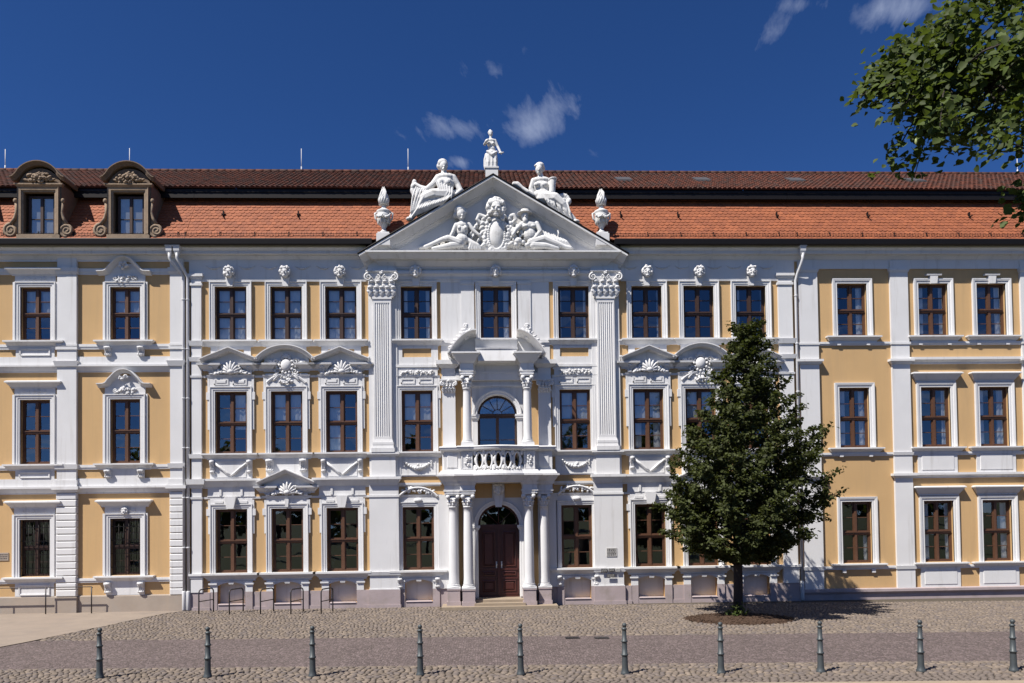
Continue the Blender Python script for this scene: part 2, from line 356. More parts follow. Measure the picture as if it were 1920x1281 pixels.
def link(name, me, m=None, parent=None, loc=(0, 0, 0), rot=None, scale=None):
    o = bpy.data.objects.new(name, me); COL.objects.link(o); o.location = loc
    if rot is not None: o.rotation_euler = rot
    if scale is not None: o.scale = scale
    if me is not None and m is not None and not me.materials: me.materials.append(m)
    if parent is not None:
        o.parent = parent; pl = WLOC.get(parent.name, (0, 0, 0)); o.matrix_parent_inverse = Matrix.Translation((-pl[0], -pl[1], -pl[2]))
    WLOC[o.name] = tuple(loc)
    return o
KEEP = {'lettering', 'grille', 'snow_guard', 'seed_bracts', 'interior', 'rear', 'stems', 'branches', 'ridge_tiles', 'far_trunks'}
def split_mb(mb):
    """the separate pieces of a builder: parts whose boxes touch belong together"""
    n = len(mb.st)
    if n < 2: return [mb]
    V = np.array(mb.v); st = mb.st + [len(mb.v)]
    lo = np.array([V[st[i]:st[i + 1]].min(0) for i in range(n)]) - .003; hi = np.array([V[st[i]:st[i + 1]].max(0) for i in range(n)]) + .003
    g = list(range(n))
    def find(a):
        while g[a] != a: g[a] = g[g[a]]; a = g[a]
        return a
    for i in range(n):
        for j in np.nonzero(((lo[i] <= hi[i + 1:]) & (hi[i] >= lo[i + 1:])).all(1))[0]: g[find(i)] = find(i + 1 + int(j))
    roots = sorted({find(i) for i in range(n)})
    if len(roots) == 1: return [mb]
    comp_of_v = np.repeat([find(i) for i in range(n)], np.diff(st)); out = {r: MB() for r in roots}; remap = np.zeros(len(mb.v), int)
    for i, c in enumerate(comp_of_v): remap[i] = len(out[c].v); out[c].v.append(mb.v[i])
    for f, s in zip(mb.f, mb.sm): o = out[comp_of_v[f[0]]]; o.f.append(tuple(int(remap[i]) for i in f)); o.sm.append(s)
    return [out[r] for r in roots]
def build(name, mb, m, parent=None, loc=(0, 0, 0)):
    if name in KEEP: return link(name, mb.mesh(name), m, parent, loc)
    obs = [link(name, p.mesh(name), m, parent, loc) for p in split_mb(mb)]
    return obs[0]
def thing(name, label, cat, loc=(0, 0, 0), group=None):
    o = link(name, None, None, None, loc); o.empty_display_size = .3
    return tag(o, label, cat, group)
def tag(o, label, cat, group=None):
    o['label'] = label; o['category'] = cat
    if group: o['group'] = group
    return o
def struct(name, me, m):
    o = link(name, me, m); o['kind'] = 'structure'; return o
CACHE = {}
def cached(key, fn):
    if key not in CACHE: CACHE[key] = fn()
    return CACHE[key]
def sculpt(name, mb, voxel, m, parent, smooth=3, loc=(0, 0, 0)):
    """fuse the modelled volumes into one continuous carved surface"""
    t = bpy.data.objects.new('tmp_sculpt', mb.mesh('tmp_sculpt')); COL.objects.link(t)
    r = t.modifiers.new('r', 'REMESH'); r.mode = 'VOXEL'; r.voxel_size = voxel; r.use_smooth_shade = True
    if smooth:
        q = t.modifiers.new('s', 'SMOOTH'); q.factor = .5; q.iterations = smooth
    bpy.context.view_layer.update()
    me = bpy.data.meshes.new_from_object(t.evaluated_get(bpy.context.evaluated_depsgraph_get()))
    me.name = name; old = t.data; bpy.data.objects.remove(t); bpy.data.meshes.remove(old)
    me.materials.clear()
    return link(name, me, m, parent, loc)
def arc(xc, zc, r, a0, a1, n):
    """points on a circle, angles in degrees"""
    return [(xc + r * math.cos(rad(a0 + (a1 - a0) * i / n)), zc + r * math.sin(rad(a0 + (a1 - a0) * i / n))) for i in range(n + 1)]
def wall_holes(x0, x1, z0, z1, y, holes, depth, backs=True):
    """wall face with rectangular openings and their reveals"""
    mb = MB(); xs = sorted({x0, x1} | {h[0] for h in holes} | {h[1] for h in holes}); zs = sorted({z0, z1} | {h[2] for h in holes} | {h[3] for h in holes})
    xs = [x for x in xs if x0 - 1e-6 <= x <= x1 + 1e-6]; zs = [z for z in zs if z0 - 1e-6 <= z <= z1 + 1e-6]
    for i in range(len(xs) - 1):
        j = 0
        while j < len(zs) - 1:
            xm = (xs[i] + xs[i + 1]) / 2
            inh = lambda jj: any(h[0] < xm < h[1] and h[2] < (zs[jj] + zs[jj + 1]) / 2 < h[3] for h in holes)
            if inh(j): j += 1; continue
            k = j
            while k + 1 < len(zs) - 1 and not inh(k + 1): k += 1
            mb.add([(xs[i], y, zs[j]), (xs[i + 1], y, zs[j]), (xs[i + 1], y, zs[k + 1]), (xs[i], y, zs[k + 1])], [(0, 1, 2, 3)])
            j = k + 1
    for a, b, c, d in holes:
        mb.add([(a, y, c), (b, y, c), (b, y, d), (a, y, d), (a, y + depth, c), (b, y + depth, c), (b, y + depth, d), (a, y + depth, d)],
               [(0, 4, 5, 1), (1, 5, 6, 2), (2, 6, 7, 3), (3, 7, 4, 0)])
    return mb
def arch_plate(mb, x0, x1, z1, xc, hw, zb, zs, rise, y0, y1, n=14):
    """plate from zb up to z1 pierced by an arched opening (half width hw, springing zs)"""
    if rise >= hw - 1e-6: pts = [(xc + hw * math.cos(math.pi - math.pi * i / n), zs + rise * math.sin(math.pi * i / n)) for i in range(n + 1)]
    else:
        R = (hw * hw + rise * rise) / (2 * rise); a = math.asin(hw / R)
        pts = [(xc + R * math.sin(-a + 2 * a * i / n), zs + rise - R + R * math.cos(-a + 2 * a * i / n)) for i in range(n + 1)]
    for y in (y0, y1):
        mb.add([(x0, y, zb), (xc - hw, y, zb), (xc - hw, y, zs), (x0, y, zs)], [(0, 1, 2, 3)])
        mb.add([(xc + hw, y, zb), (x1, y, zb), (x1, y, zs), (xc + hw, y, zs)], [(0, 1, 2, 3)])
        v = [(x0, y, zs), (x0, y, z1), (x1, y, z1), (x1, y, zs)]; mb.add(v[:2] + [(xc - hw, y, z1), (xc - hw, y, zs)], [(0, 3, 2, 1)]); mb.add([(xc + hw, y, zs), (xc + hw, y, z1), (x1, y, z1), (x1, y, zs)], [(0, 3, 2, 1)])
        for i in range(n):
            a, b = pts[i], pts[i + 1]; mb.add([(a[0], y, a[1]), (b[0], y, b[1]), (b[0], y, z1), (a[0], y, z1)], [(0, 1, 2, 3)])
    loop = [(xc - hw, zb)] + pts + [(xc + hw, zb)]
    for i in range(len(loop) - 1):
        a, b = loop[i], loop[i + 1]; mb.add([(a[0], y0, a[1]), (b[0], y0, b[1]), (b[0], y1, b[1]), (a[0], y1, a[1])], [(0, 1, 2, 3)], 0 < i < len(loop) - 2)
    for xa in (x0, x1): mb.add([(xa, y0, zb), (xa, y1, zb), (xa, y1, z1), (xa, y0, z1)], [(0, 1, 2, 3)])
    mb.add([(x0, y0, z1), (x1, y0, z1), (x1, y1, z1), (x0, y1, z1)], [(0, 1, 2, 3)])
    return pts

# ---------------------------------------------------------------- ornament
def spiral(mb, x, y, z, r, turns=1.6, hand=1, start=0.0, thick=.03, taper=.4):
    n = int(14 * turns); pts = []; rs = []
    for i in range(n + 1):
        t = i / n; a = start + hand * t * turns * 2 * math.pi; q = r * (1 - .88 * t)
        pts.append((x + q * math.cos(a), y - .02 * t, z + q * math.sin(a))); rs.append(thick * (1 - (1 - taper) * t))
    mb.tube(pts, rs, 5)
def leaf(mb, x, y, z, ang, L, w, d=.05):
    """carved leaf lying on the wall, pointing at ang (degrees, 90 = up)"""
    a = rad(ang); mb.ell((x + math.cos(a) * L / 2, y - d * .3, z + math.sin(a) * L / 2), (L / 2, d, w / 2), (0, -a, 0), 7, 5)
def swag(mb, x0, x1, z, drop, y, r=.045, n=11, ends=True):
    for i in range(n):
        t = i / (n - 1); x = x0 + (x1 - x0) * t; zz = z - drop * (1 - (2 * t - 1) ** 2)
        k = r * (.65 + .5 * math.sin(math.pi * t)) * random.uniform(.85, 1.2)
        mb.ell((x, y - k * .5, zz), (k * 1.15, k * 1.1, k), (random.uniform(-1, 1), random.uniform(-1, 1), 0), 6, 4)
        if i % 2: mb.ell((x + random.uniform(-.02, .02), y - k, zz + random.uniform(-.5, .5) * k), k * .55, None, 6, 4)
    if ends:
        for x in (x0, x1):
            for q in range(4): mb.ell((x + random.uniform(-.015, .015), y - .02, z - q * .06), (.03, .03, .04), None, 6, 4)
def rosette_cluster(mb, x, z, w, h, y, n=24, s=.05, seed=1, depth=.07):
    """loose carved foliage, fruit and scrolls filling an ellipse"""
    r = random.Random(seed)
    for i in range(n):
        a = r.uniform(0, 6.283); q = math.sqrt(r.uniform(0, 1)); k = s * r.uniform(.6, 1.3)
        px, pz = x + w / 2 * q * math.cos(a), z + h / 2 * q * math.sin(a)
        mb.ell((px, y - depth * (1 - .6 * q) * r.uniform(.4, 1), pz), (k * r.uniform(.8, 1.6), k, k * .8), (r.uniform(-.4, .4), r.uniform(-1.5, 1.5), 0), 6, 4)
def mask_head(mb, x, y, z, s=1.0, seed=0):
    """carved keystone head, s = head height"""
    r = random.Random(seed + 31)
    mb.ell((x, y - .16 * s, z), (.30 * s, .30 * s, .42 * s), None, 10, 7)            # skull and cheeks
    mb.ell((x, y - .34 * s, z - .30 * s), (.15 * s, .13 * s, .13 * s), None, 8, 5)     # chin
    mb.ell((x, y - .47 * s, z - .04 * s), (.055 * s, .09 * s, .12 * s), (.25, 0, 0), 6, 5)  # nose
    for q in (-1, 1):
        mb.ell((x + q * .13 * s, y - .40 * s, z + .09 * s), (.11 * s, .06 * s, .035 * s), (0, q * .25, 0), 6, 4)
        mb.ell((x + q * .14 * s, y - .37 * s, z - .09 * s), (.08 * s, .07 * s, .07 * s), None, 6, 4)
    mb.ell((x, y - .42 * s, z - .19 * s), (.10 * s, .05 * s, .03 * s), None, 6, 4)
    for i in range(15):
        a = rad(-30 + 240 * i / 14); k = .115 * s * r.uniform(.8, 1.25)
        mb.ell((x + .34 * s * math.cos(a), y - .14 * s - r.uniform(0, .1) * s, z + .06 * s + .38 * s * math.sin(a)), (k, k, k * 1.1), None, 6, 4)
    for i in range(5):
        mb.ell((x + (i - 2) * .11 * s, y - .34 * s, z + .30 * s + r.uniform(-.03, .05) * s), .095 * s, None, 6, 4)
def console(mb, x, y, z0, z1, w, d):
    """scroll bracket under a sill"""
    pts = [(0, 0), (-d, 0), (-d, -.18), (-d * .75, -.36), (-d * .45, -.5), (-d * .42, -.72), (-d * .6, -.86), (-d * .45, -1), (0, -1)]
    h = z1 - z0; n = len(pts)
    for xa, xb in ((x - w / 2, x + w / 2),):
        v = [(xa, y + p[0], z1 + p[1] * h) for p in pts] + [(xb, y + p[0], z1 + p[1] * h) for p in pts]
        mb.add(v, [tuple(range(n)), tuple(range(2 * n - 1, n - 1, -1))] + [(i, i + n, (i + 1) % n + n, (i + 1) % n) for i in range(n)])
    for xx in (-.3, 0, .3): mb.tube([(x + xx * w, y - d - .008, z1 - .03), (x + xx * w, y - d * .8, z1 - .34 * h), (x + xx * w, y - d * .46, z1 - .6 * h), (x + xx * w, y - d * .6, z1 - .88 * h)], w * .09, 5)
    mb.ell((x, y - d * .85, z1 - .13 * h), (w * .56, h * .15, h * .15), None, 8, 6)
    mb.ell((x, y - d * .5, z1 - .88 * h), (w * .56, h * .10, h * .10), None, 8, 6)
def flat_capital(mb, x, y, z0, z1, w, d, seed=0):
    """corinthian pilaster capital"""
    r = random.Random(seed); h = z1 - z0
    mb.add([(x - w * .46, y - d, z0), (x + w * .46, y - d, z0), (x + w * .46, y + .03, z0), (x - w * .46, y + .03, z0),
            (x - w * .55, y - d - .05, z1), (x + w * .55, y - d - .05, z1), (x + w * .55, y + .03, z1), (x - w * .55, y + .03, z1)], [(0, 3, 2, 1), (4, 5, 6, 7), (0, 1, 5, 4), (1, 2, 6, 5), (2, 3, 7, 6), (3, 0, 4, 7)])
    for row, (zz, cnt, L) in enumerate(((z0 + .02, 5, .42 * h), (z0 + .26 * h, 4, .42 * h))):
        for i in range(cnt):
            lx = x + (i - (cnt - 1) / 2) * w * (.235 if cnt == 5 else .27)
            yy = y - d - .03 - .03 * row
            mb.ell((lx, yy, zz + L * .45), (w * .10, .035, L * .5), (.18, 0, 0), 7, 5)
            mb.ell((lx, yy - .055, zz + L * .88), (w * .10, .05, L * .15), (.5, 0, 0), 7, 5)
            for q in (-1, 1):
                mb.ell((lx + q * w * .075, yy - .01, zz + L * .5), (w * .045, .03, L * .2), (0, q * .5, 0), 6, 4)
                mb.ell((lx + q * w * .065, yy - .02, zz + L * .74), (w * .04, .03, L * .13), (0, q * .6, 0), 6, 4)
    for q in (-1, 1):
        spiral(mb, x + q * w * .52, y - d - .13, z1 - .20 * h, .17 * h, 1.6, -q, math.pi / 2, .045)
        spiral(mb, x + q * w * .15, y - d - .09, z1 - .20 * h, .11 * h, 1.3, q, math.pi / 2, .032)
        mb.tube([(x + q * w * .2, y - d - .05, z0 + .45 * h), (x + q * w * .34, y - d - .07, z1 - .28 * h), (x + q * w * .48, y - d - .09, z1 - .08 * h)], .025, 5)
        mb.ell((x + q * w * .5, y - d - .10, z1 - .19 * h), .045, None, 7, 5)
    mb.mould(x - w * .5, x + w * .5, y - d, [(z1, z1 + .045, .07, .10), (z1 + .045, z1 + .09, .12, .12)], d + .03)
    for k in range(5): mb.ell((x + r.uniform(-.04, .04), y - d - .11, z1 + r.uniform(-.05, .06)), .045, None, 6, 4)
def round_capital(mb, x, y, z0, z1, r0):
    h = z1 - z0
    mb.lathe([(r0, z0), (r0 * 1.02, z0 + .4 * h), (r0 * 1.25, z0 + .85 * h)], (x, y, 0), 14)
    for row, (zz, L, off) in enumerate(((z0, .42 * h, 0), (z0 + .28 * h, .40 * h, .5))):
        for i in range(8):
            a = 2 * math.pi * (i + off) / 8; rr = r0 * (1.04 + .08 * row)
            mb.ell((x + rr * math.cos(a), y + rr * math.sin(a), zz + L * .48), (.03, r0 * .26, L * .5), (0, 0, a), 6, 5)
            mb.ell((x + (rr + .03) * math.cos(a), y + (rr + .03) * math.sin(a), zz + L * .9), (.035, r0 * .26, L * .16), (0, 0, a), 6, 5)
    for sx in (-1, 1):
        for sy in (-1, 1):
            mb.lathe([(.001, -.05), (.075, -.05), (.085, 0), (.075, .05), (.001, .05)], (x + sx * r0 * 1.15, y + sy * r0 * 1.15, z1 - .17 * h), 10, True, 'y')
            mb.tube([(x + sx * r0 * .5, y + sy * r0 * .9, z0 + .55 * h), (x + sx * r0 * .85, y + sy * r0 * 1.05, z1 - .25 * h), (x + sx * r0 * 1.15, y + sy * r0 * 1.15, z1 - .03 * h)], .022, 5)
    e = r0 * 1.42
    mb.box(x - e, x + e, y - e, y + e, z1 - .02, z1 + .03); mb.box(x - e * 1.06, x + e * 1.06, y - e * 1.06, y + e * 1.06, z1 + .03, z1 + .065)
def column(parent, x, y, z0, z1, r, caph, baseh=.16):
    sh = MB(); H = z1 - caph - (z0 + baseh)
    prof = [(r * (1.0 - .16 * max(0, t - .3) ** 1.4 / .6), z0 + baseh + H * t) for t in [i / 12 for i in range(13)]]
    prof = [(r * 1.09, z0 + baseh), (r * 1.09, z0 + baseh + .03)] + [(q, z) for q, z in prof[1:-1]] + [(r * .88, z1 - caph - .05), (r * .98, z1 - caph - .045), (r * .98, z1 - caph - .01), (r * .86, z1 - caph)]
    sh.lathe(prof, (x, y, 0), 28)
    col = build('column', sh, M_white, parent)
    b = MB(); b.box(x - r * 1.4, x + r * 1.4, y - r * 1.4, y + r * 1.4, z0, z0 + .05)
    b.lathe([(r * 1.34, z0 + .05), (r * 1.40, z0 + .07), (r * 1.34, z0 + .095), (r * 1.16, z0 + .105), (r * 1.14, z0 + .12), (r * 1.22, z0 + .135), (r * 1.22, z0 + .15), (r * 1.1, z0 + baseh)], (x, y, 0), 28)
    build('base', b, M_white, col)
    c = MB(); round_capital(c, x, y, z1 - caph, z1, r * .88); build('capital', c, M_white, col)
    return col

# ---------------------------------------------------------------- windows
def win_frame_mesh(w, h, tr):
    """wooden cross window: casing, mullion, transom, four sashes each with one thin bar; origin bottom centre, front at y = 0"""
    mb = MB(); c = .055
    mb.box(-w / 2, -w / 2 + c, 0, .10, 0, h); mb.box(w / 2 - c, w / 2, 0, .10, 0, h); mb.box(-w / 2 + c, w / 2 - c, 0, .10, h - c, h); mb.box(-w / 2 + c, w / 2 - c, -.015, .10, 0, c)
    mz = tr * h
    mb.box(-.048, .048, -.02, .09, c, mz - .05); mb.box(-.048, .048, -.02, .09, mz + .05, h - c)
    mb.box(-w / 2 + c, w / 2 - c, -.035, .09, mz - .05, mz + .05); mb.box(-w / 2 + c, w / 2 - c, -.06, -.035, mz + .015, mz + .05)
    for sx in (-1, 1):
        xa, xb = sorted((sx * .048, sx * (w / 2 - c)))
        for za, zb in ((c, mz - .05), (mz + .05, h - c)):
            s = .045
            mb.box(xa, xa + s, .015, .075, za, zb); mb.box(xb - s, xb, .015, .075, za, zb); mb.box(xa + s, xb - s, .015, .075, za, za + s); mb.box(xa + s, xb - s, .015, .075, zb - s, zb)
            zm = (za + zb) / 2; mb.box(xa + s, xb - s, .022, .06, zm - .013, zm + .013)
    return mb.mesh('window_frame')
def pane_rects(w, h, tr):
    c = .055; mz = tr * h; out = []
    for sx in (-1, 1):
        xa, xb = sorted((sx * .048, sx * (w / 2 - c)))
        for za, zb in ((c, mz - .05), (mz + .05, h - c)):
            zm = (za + zb) / 2; s = .045
            out += [(xa + s, xb - s, za + s, zm - .013), (xa + s, xb - s, zm + .013, zb - s)]
    return out
def curtain_mesh(x0, x1, z0, z1, n=18, amp=.03, ph=0):
    mb = MB(); v = []
    for i in range(n + 1):
        x = x0 + (x1 - x0) * i / n; y = amp * math.sin(i * 1.9 + ph) + amp * .4 * math.sin(i * 4.1 + ph)
        v += [(x, y, z0), (x + .012 * math.sin(i + ph), y * .7, z1)]
    mb.add(v, [(2 * i, 2 * i + 2, 2 * i + 3, 2 * i + 1) for i in range(n)], True)
    return mb.mesh('curtain')
def window(parent, x, z0, z1, w, y, tr=.5, curtain=None, m=None, grille=False):
    h = z1 - z0; key = (round(w, 3), round(h, 3), tr, m.name if m else '')
    fr = link('window', cached(('wf',) + key, lambda: win_frame_mesh(w, h, tr)), m or M_wood, parent, (x, y, z0))
    for i, (a, b, c, d) in enumerate(pane_rects(w, h, tr)):
        me = cached(('pane', round(b - a, 3), round(d - c, 3)), lambda: MB().add([(-(b - a) / 2, 0, -(d - c) / 2), ((b - a) / 2, 0, -(d - c) / 2), ((b - a) / 2, 0, (d - c) / 2), (-(b - a) / 2, 0, (d - c) / 2)], [(0, 1, 2, 3)]).mesh('pane'))
        p = link('pane', me, M_glass, fr, (x + (a + b) / 2, y + .045, z0 + (c + d) / 2), (rad(random.uniform(-1.0, 1.0)), 0, rad(random.uniform(-1.5, 1.5))))
    if curtain:
        for k, (a, b, c, d) in enumerate(curtain):
            link('curtain', curtain_mesh(-w / 2 + a * w, -w / 2 + b * w, c * h, d * h, max(6, int(22 * (b - a))), .025, random.uniform(0, 6)), M_curtain, fr, (x, y + .13, z0))
    if grille:
        g = MB()
        for i in range(6): g.tube([(-w / 2 + w * (i + .5) / 6, -.07, .02), (-w / 2 + w * (i + .5) / 6, -.07, h - .02)], .011, 5)
        for zz in (.14, .38, .62, .86): g.box(-w / 2, w / 2, -.082, -.066, h * zz - .012, h * zz + .012)
        build('grille', g, M_gutter, fr, (x, y, z0))
    return fr
SUR = [(0, .05), (0, -.035), (.012, -.05), (.065, -.05), (.075, -.07), (.15, -.07), (.165, -.10), (.20, -.10), (.20, .05)]
def surround(mb, x, z0, z1, w, prof=SUR):
    """moulded architrave round three sides"""
    a, b = x - w / 2, x + w / 2
    mb.sweep([(a, z0), (a, z1), (b, z1), (b, z0)], prof)
def sill(mb, x, z, w, d=.2, h=.24, over=.24):
    mb.mould(x - w / 2 - over, x + w / 2 + over, 0, [(z - h, z - h * .78, .05, .05), (z - h * .78, z - h * .24, .07, d * .88), (z - h * .24, z, d, d)])
RAKE = [(0, .05), (0, -.12), (.015, -.13), (.03, -.26), (.125, -.34), (.13, -.37), (.165, -.37), (.165, .05)]
# ================================================================ the three adjoining buildings
bC = thing('palace', 'white and yellow baroque palace with columned portal, balcony and sculpted triangular gable', 'building', (0, 0, 0))
bL = thing('wing_building', 'yellow building on the left with banded white pilasters and two carved dormers', 'building', (-19, 0, 0))
bR = thing('plain_building', 'plainer yellow building on the right with simple white window frames', 'building', (18, 0, 0))
XL0, XL1, XR0, XR1 = -29.0, -11.82, 11.86, 29.0
CX = [-10.23, -8.11, -6.01, -3.10, 0.0, 3.04, 5.93, 8.00, 10.08]
CZ = [(1.41, 3.84), (5.98, 8.36), (10.34, 12.43)]; CW = 1.20
LX = [-20.95, -17.59, -14.22]; LZ = [(1.39, 3.54), (5.66, 8.10), (10.37, 12.42)]; LW = 1.12
RX = [14.16, 17.46, 19.84, 23.4]; RZ = [(1.42, 3.83), (5.99, 8.35), (10.42, 12.51)]; RW = 1.20
DEP = .30
# ---- walls
holes = []
for i, x in enumerate(CX):
    for j, (a, b) in enumerate(CZ):
        if i == 4 and j < 2: continue
        holes.append((x - CW / 2, x + CW / 2, a, b))
    if i != 4: holes.append((x - .53, x + .53, .22, 1.06))
holes += [(-.98, .98, .0, 4.2), (-.98, .98, 5.6, 8.6)]
wallC = build('wall', wall_holes(XL1, XR0, -.3, 14.0, 0, holes, DEP), M_yellow, bC)
wallL = build('wall', wall_holes(XL0, XL1 - .004, -.3, 14.0, 0, [(x - LW / 2, x + LW / 2, a, b) for x in LX for a, b in LZ], DEP), M_yellow, bL)
wallR = build('wall', wall_holes(XR0 + .004, XR1, -.5, 14.0, 0, [(x - RW / 2, x + RW / 2, a, b) for x in RX for a, b in RZ], DEP), M_yellow, bR)
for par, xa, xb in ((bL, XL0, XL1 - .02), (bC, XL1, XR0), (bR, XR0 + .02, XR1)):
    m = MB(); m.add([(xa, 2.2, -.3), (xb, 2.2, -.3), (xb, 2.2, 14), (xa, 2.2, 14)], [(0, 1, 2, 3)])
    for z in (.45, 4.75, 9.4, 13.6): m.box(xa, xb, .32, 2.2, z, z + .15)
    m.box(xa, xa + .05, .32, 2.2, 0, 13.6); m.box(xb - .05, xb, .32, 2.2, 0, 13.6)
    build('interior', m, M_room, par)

# ---- windows of the palace
FULL = [(0, 1, 0, 1)]
def draw(l=.28, r=.72): return [(0, l, 0, 1), (r, 1, 0, 1)]
cur = {(0, 2): draw(.49, .53), (1, 2): draw(.495, .52), (2, 2): draw(.49, .51), (0, 1): [(.52, 1, .4, 1)], (1, 1): [(0, 1, .55, 1)], (2, 1): draw(.46, .9),
       (3, 1): [(0, 1, .52, 1)], (5, 1): [(0, 1, .5, 1)], (3, 2): draw(.2, .8), (4, 2): [(.75, 1, 0, 1)], (5, 2): draw(.12, .85), (6, 1): [(0, 1, .5, 1), (0, .3, 0, .5), (.7, 1, 0, .5)], (7, 1): [(0, .9, .5, 1)], (6, 2): draw(.1, .88), (8, 2): draw(.2, .9)}
for i, x in enumerate(CX):
    for j, (a, b) in enumerate(CZ):
        if i == 4 and j < 2: continue
        window(bC, x, a, b, CW, .13, .49, cur.get((i, j)), M_dwood if j == 2 else M_wood)
for i, x in enumerate(LX):
    for j, (a, b) in enumerate(LZ):
        window(bL, x, a, b, LW, .12, .5, [(0, 1, .5, 1)] if j == 2 else None, M_dwood if j == 0 else M_wood, grille=(j == 0))
for i, x in enumerate(RX):
    for j, (a, b) in enumerate(RZ):
        window(bR, x, a, b, RW, .14, .49, draw(.16 + .12 * ((i + j) % 2), .74 + .08 * (i % 2)) if (i, j) != (0, 0) else [(.8, 1, 0, .5)], M_wood)

# ---- palace: aprons, plinth, string courses
def tri_pediment(parent, x, hw, zb, za, name='window_pediment', stub=.42, body=None, seed=0):
    t = .165 / math.cos(math.atan2(za - zb, hw))
    m = MB(); m.sweep([(x - hw, zb - t), (x, za - t), (x + hw, zb - t)], RAKE)
    for q in (-1, 1): m.mould(*sorted((x + q * (hw - .06), x + q * (hw - stub))), 0, [(zb - .46, zb - .40, .08, .08), (zb - .40, zb - .26, .10, .22), (zb - .26, zb - .19, .26, .27)])
    m.prism([(x - hw + .15, zb - .5), (x + hw - .15, zb - .5), (x + hw - .15, zb - .1), (x, za - .14), (x - hw + .15, zb - .1)], -.03, .03)
    return build(name, m, M_white, parent)
def seg_pediment(parent, x, hw, zb, za, stub=.42):
    rise = za - zb; R = (hw * hw + rise * rise) / (2 * rise); a = math.degrees(math.asin(hw / R))
    m = MB(); pts = arc(x, za - R - .165, R, 90 + a, 90 - a, 18); m.sweep(pts, RAKE)
    for q in (-1, 1): m.mould(*sorted((x + q * (hw - .06), x + q * (hw - stub))), 0, [(zb - .46, zb - .40, .08, .08), (zb - .40, zb - .26, .10, .22), (zb - .26, zb - .19, .26, .27)])
    m.prism([(x - hw + .15, zb - .5), (x + hw - .15, zb - .5)] + [(p[0], p[1]) for p in pts[::-1][2:-2]], -.03, .03)
    return build('window_pediment', m, M_white, parent)
def cartouche(parent, x, z, s, seed, y=-.05, tall=True):
    r = random.Random(seed); m = MB()
    m.ell((x, y - .06, z), (.17 * s, .11, .20 * s), None, 12, 8)
    for k in range(12):
        a = 2 * math.pi * k / 12; m.ell((x + .21 * s * math.cos(a), y - .05, z + .25 * s * math.sin(a)), (.055 * s, .07, .055 * s), None, 6, 5)
    for q in (-1, 1):
        spiral(m, x + q * .30 * s, y - .06, z + .12 * s, .11 * s, 1.4, q, 0, .032 * s); spiral(m, x + q * .27 * s, y - .05, z - .20 * s, .10 * s, 1.4, -q, 0, .03 * s)
        for k in range(4): leaf(m, x + q * (.26 + .05 * k) * s, y - .03, z + (-.1 + .08 * k) * s, 90 - q * (40 + 18 * k), .22 * s, .09 * s)
        for k in range(3): leaf(m, x + q * .2 * s, y - .02, z - .25 * s, 90 - q * (110 + 15 * k), (.24 + .05 * k) * s, .08 * s)
    if tall:
        for k in range(5): leaf(m, x, y - .05, z + .22 * s, 90 + (k - 2) * 28, .18 * s, .07 * s)
        rosette_cluster(m, x, z - .36 * s, .34 * s, .14 * s, y, 10, .04 * s, seed)
    return build('cartouche', m, M_white, parent)
def trophy(parent, x, z, w, h, seed, y=-.04):
    """carved shell between tapering sprays of leaves and scrolls in a window pediment"""
    r = random.Random(seed); m = MB(); q0 = 1 if seed % 2 else -1
    cx = x + q0 * .03 * w
    for k in range(9):
        a = rad(90 + (k - 4) * 21); L = h * (.72 - .05 * abs(k - 4)); c = (cx + math.cos(a) * L * .5, y - .10 - .05 * math.cos((k - 4) * .35), z + h * .10 + math.sin(a) * L * .5)
        m.ell(c, (L * .5, .06, h * .075), (0, -a, 0), 8, 6)
    m.ell((cx, y - .14, z + h * .16), (h * .20, .10, h * .15), None, 9, 6)
    for q in (-1, 1):
        for k in range(9):
            t = k / 8; px = cx + q * (.13 + .33 * t) * w; pz = z + h * (.34 - .26 * t) + r.uniform(-.02, .02)
            leaf(m, px - q * .05, y - .05, pz - .02, 90 - q * r.uniform(25, 110), (.26 - .10 * t) * r.uniform(.8, 1.2), .09, .07)
            if k % 2 == 0: m.ell((px, y - .07, pz * .5 + z * .5 + .02), (r.uniform(.04, .08), .08, r.uniform(.04, .07)), None, 7, 5)
        spiral(m, cx + q * .24 * w, y - .07, z + h * .42, h * .14, 1.4, q, 0, .028); spiral(m, cx + q * .42 * w, y - .05, z + h * .14, h * .11, 1.3, -q, 1, .024)
    rosette_cluster(m, cx, z + h * .08, .5 * w, h * .16, y, 16, .045, seed)
    return build('relief', m, M_white, parent)

def niche(parent, x, hw=.53):
    """cellar opening in the plinth under a window, white segment-headed surround above the pink base"""
    w = MB(); arch_plate(w, x - .80, x + .80, 1.10, x, hw, .69, .92, .13, -.07, .06)
    for q in (-1, 1): w.mould(*sorted((x + q * .80, x + q * .58)), -.07, [(.93, .97, .02, .04), (.97, 1.03, .05, .05)], .08)
    w.mould(x - .06, x + .06, -.07, [(.98, 1.10, .03, .05)], .05)
    ap = build('apron', w, M_white, parent)
    b = MB()
    for q in (-1, 1): b.box(*sorted((x + q * hw, x + q * .80)), -.085, .06, -.3, .685)
    b.box(x - hw, x + hw, -.07, .06, -.3, .20); b.mould(x - hw + .05, x + hw - .05, -.07, [(.20, .24, .03, .0)], .1)
    build('plinth_block', b, M_pink, parent)
    k = MB(); k.box(x - hw - .02, x + hw + .02, .27, .31, .15, 1.1); build('niche_back', k, M_white, ap)
for i, x in enumerate(CX):
    if i != 4: niche(bC, x)
pl = MB()
edges = [XL1 + .02] + sum([[x - .80, x + .80] for i, x in enumerate(CX) if i != 4], []) + [XR0 - .02]
spans = [(edges[2 * i], edges[2 * i + 1]) for i in range(len(edges) // 2)]
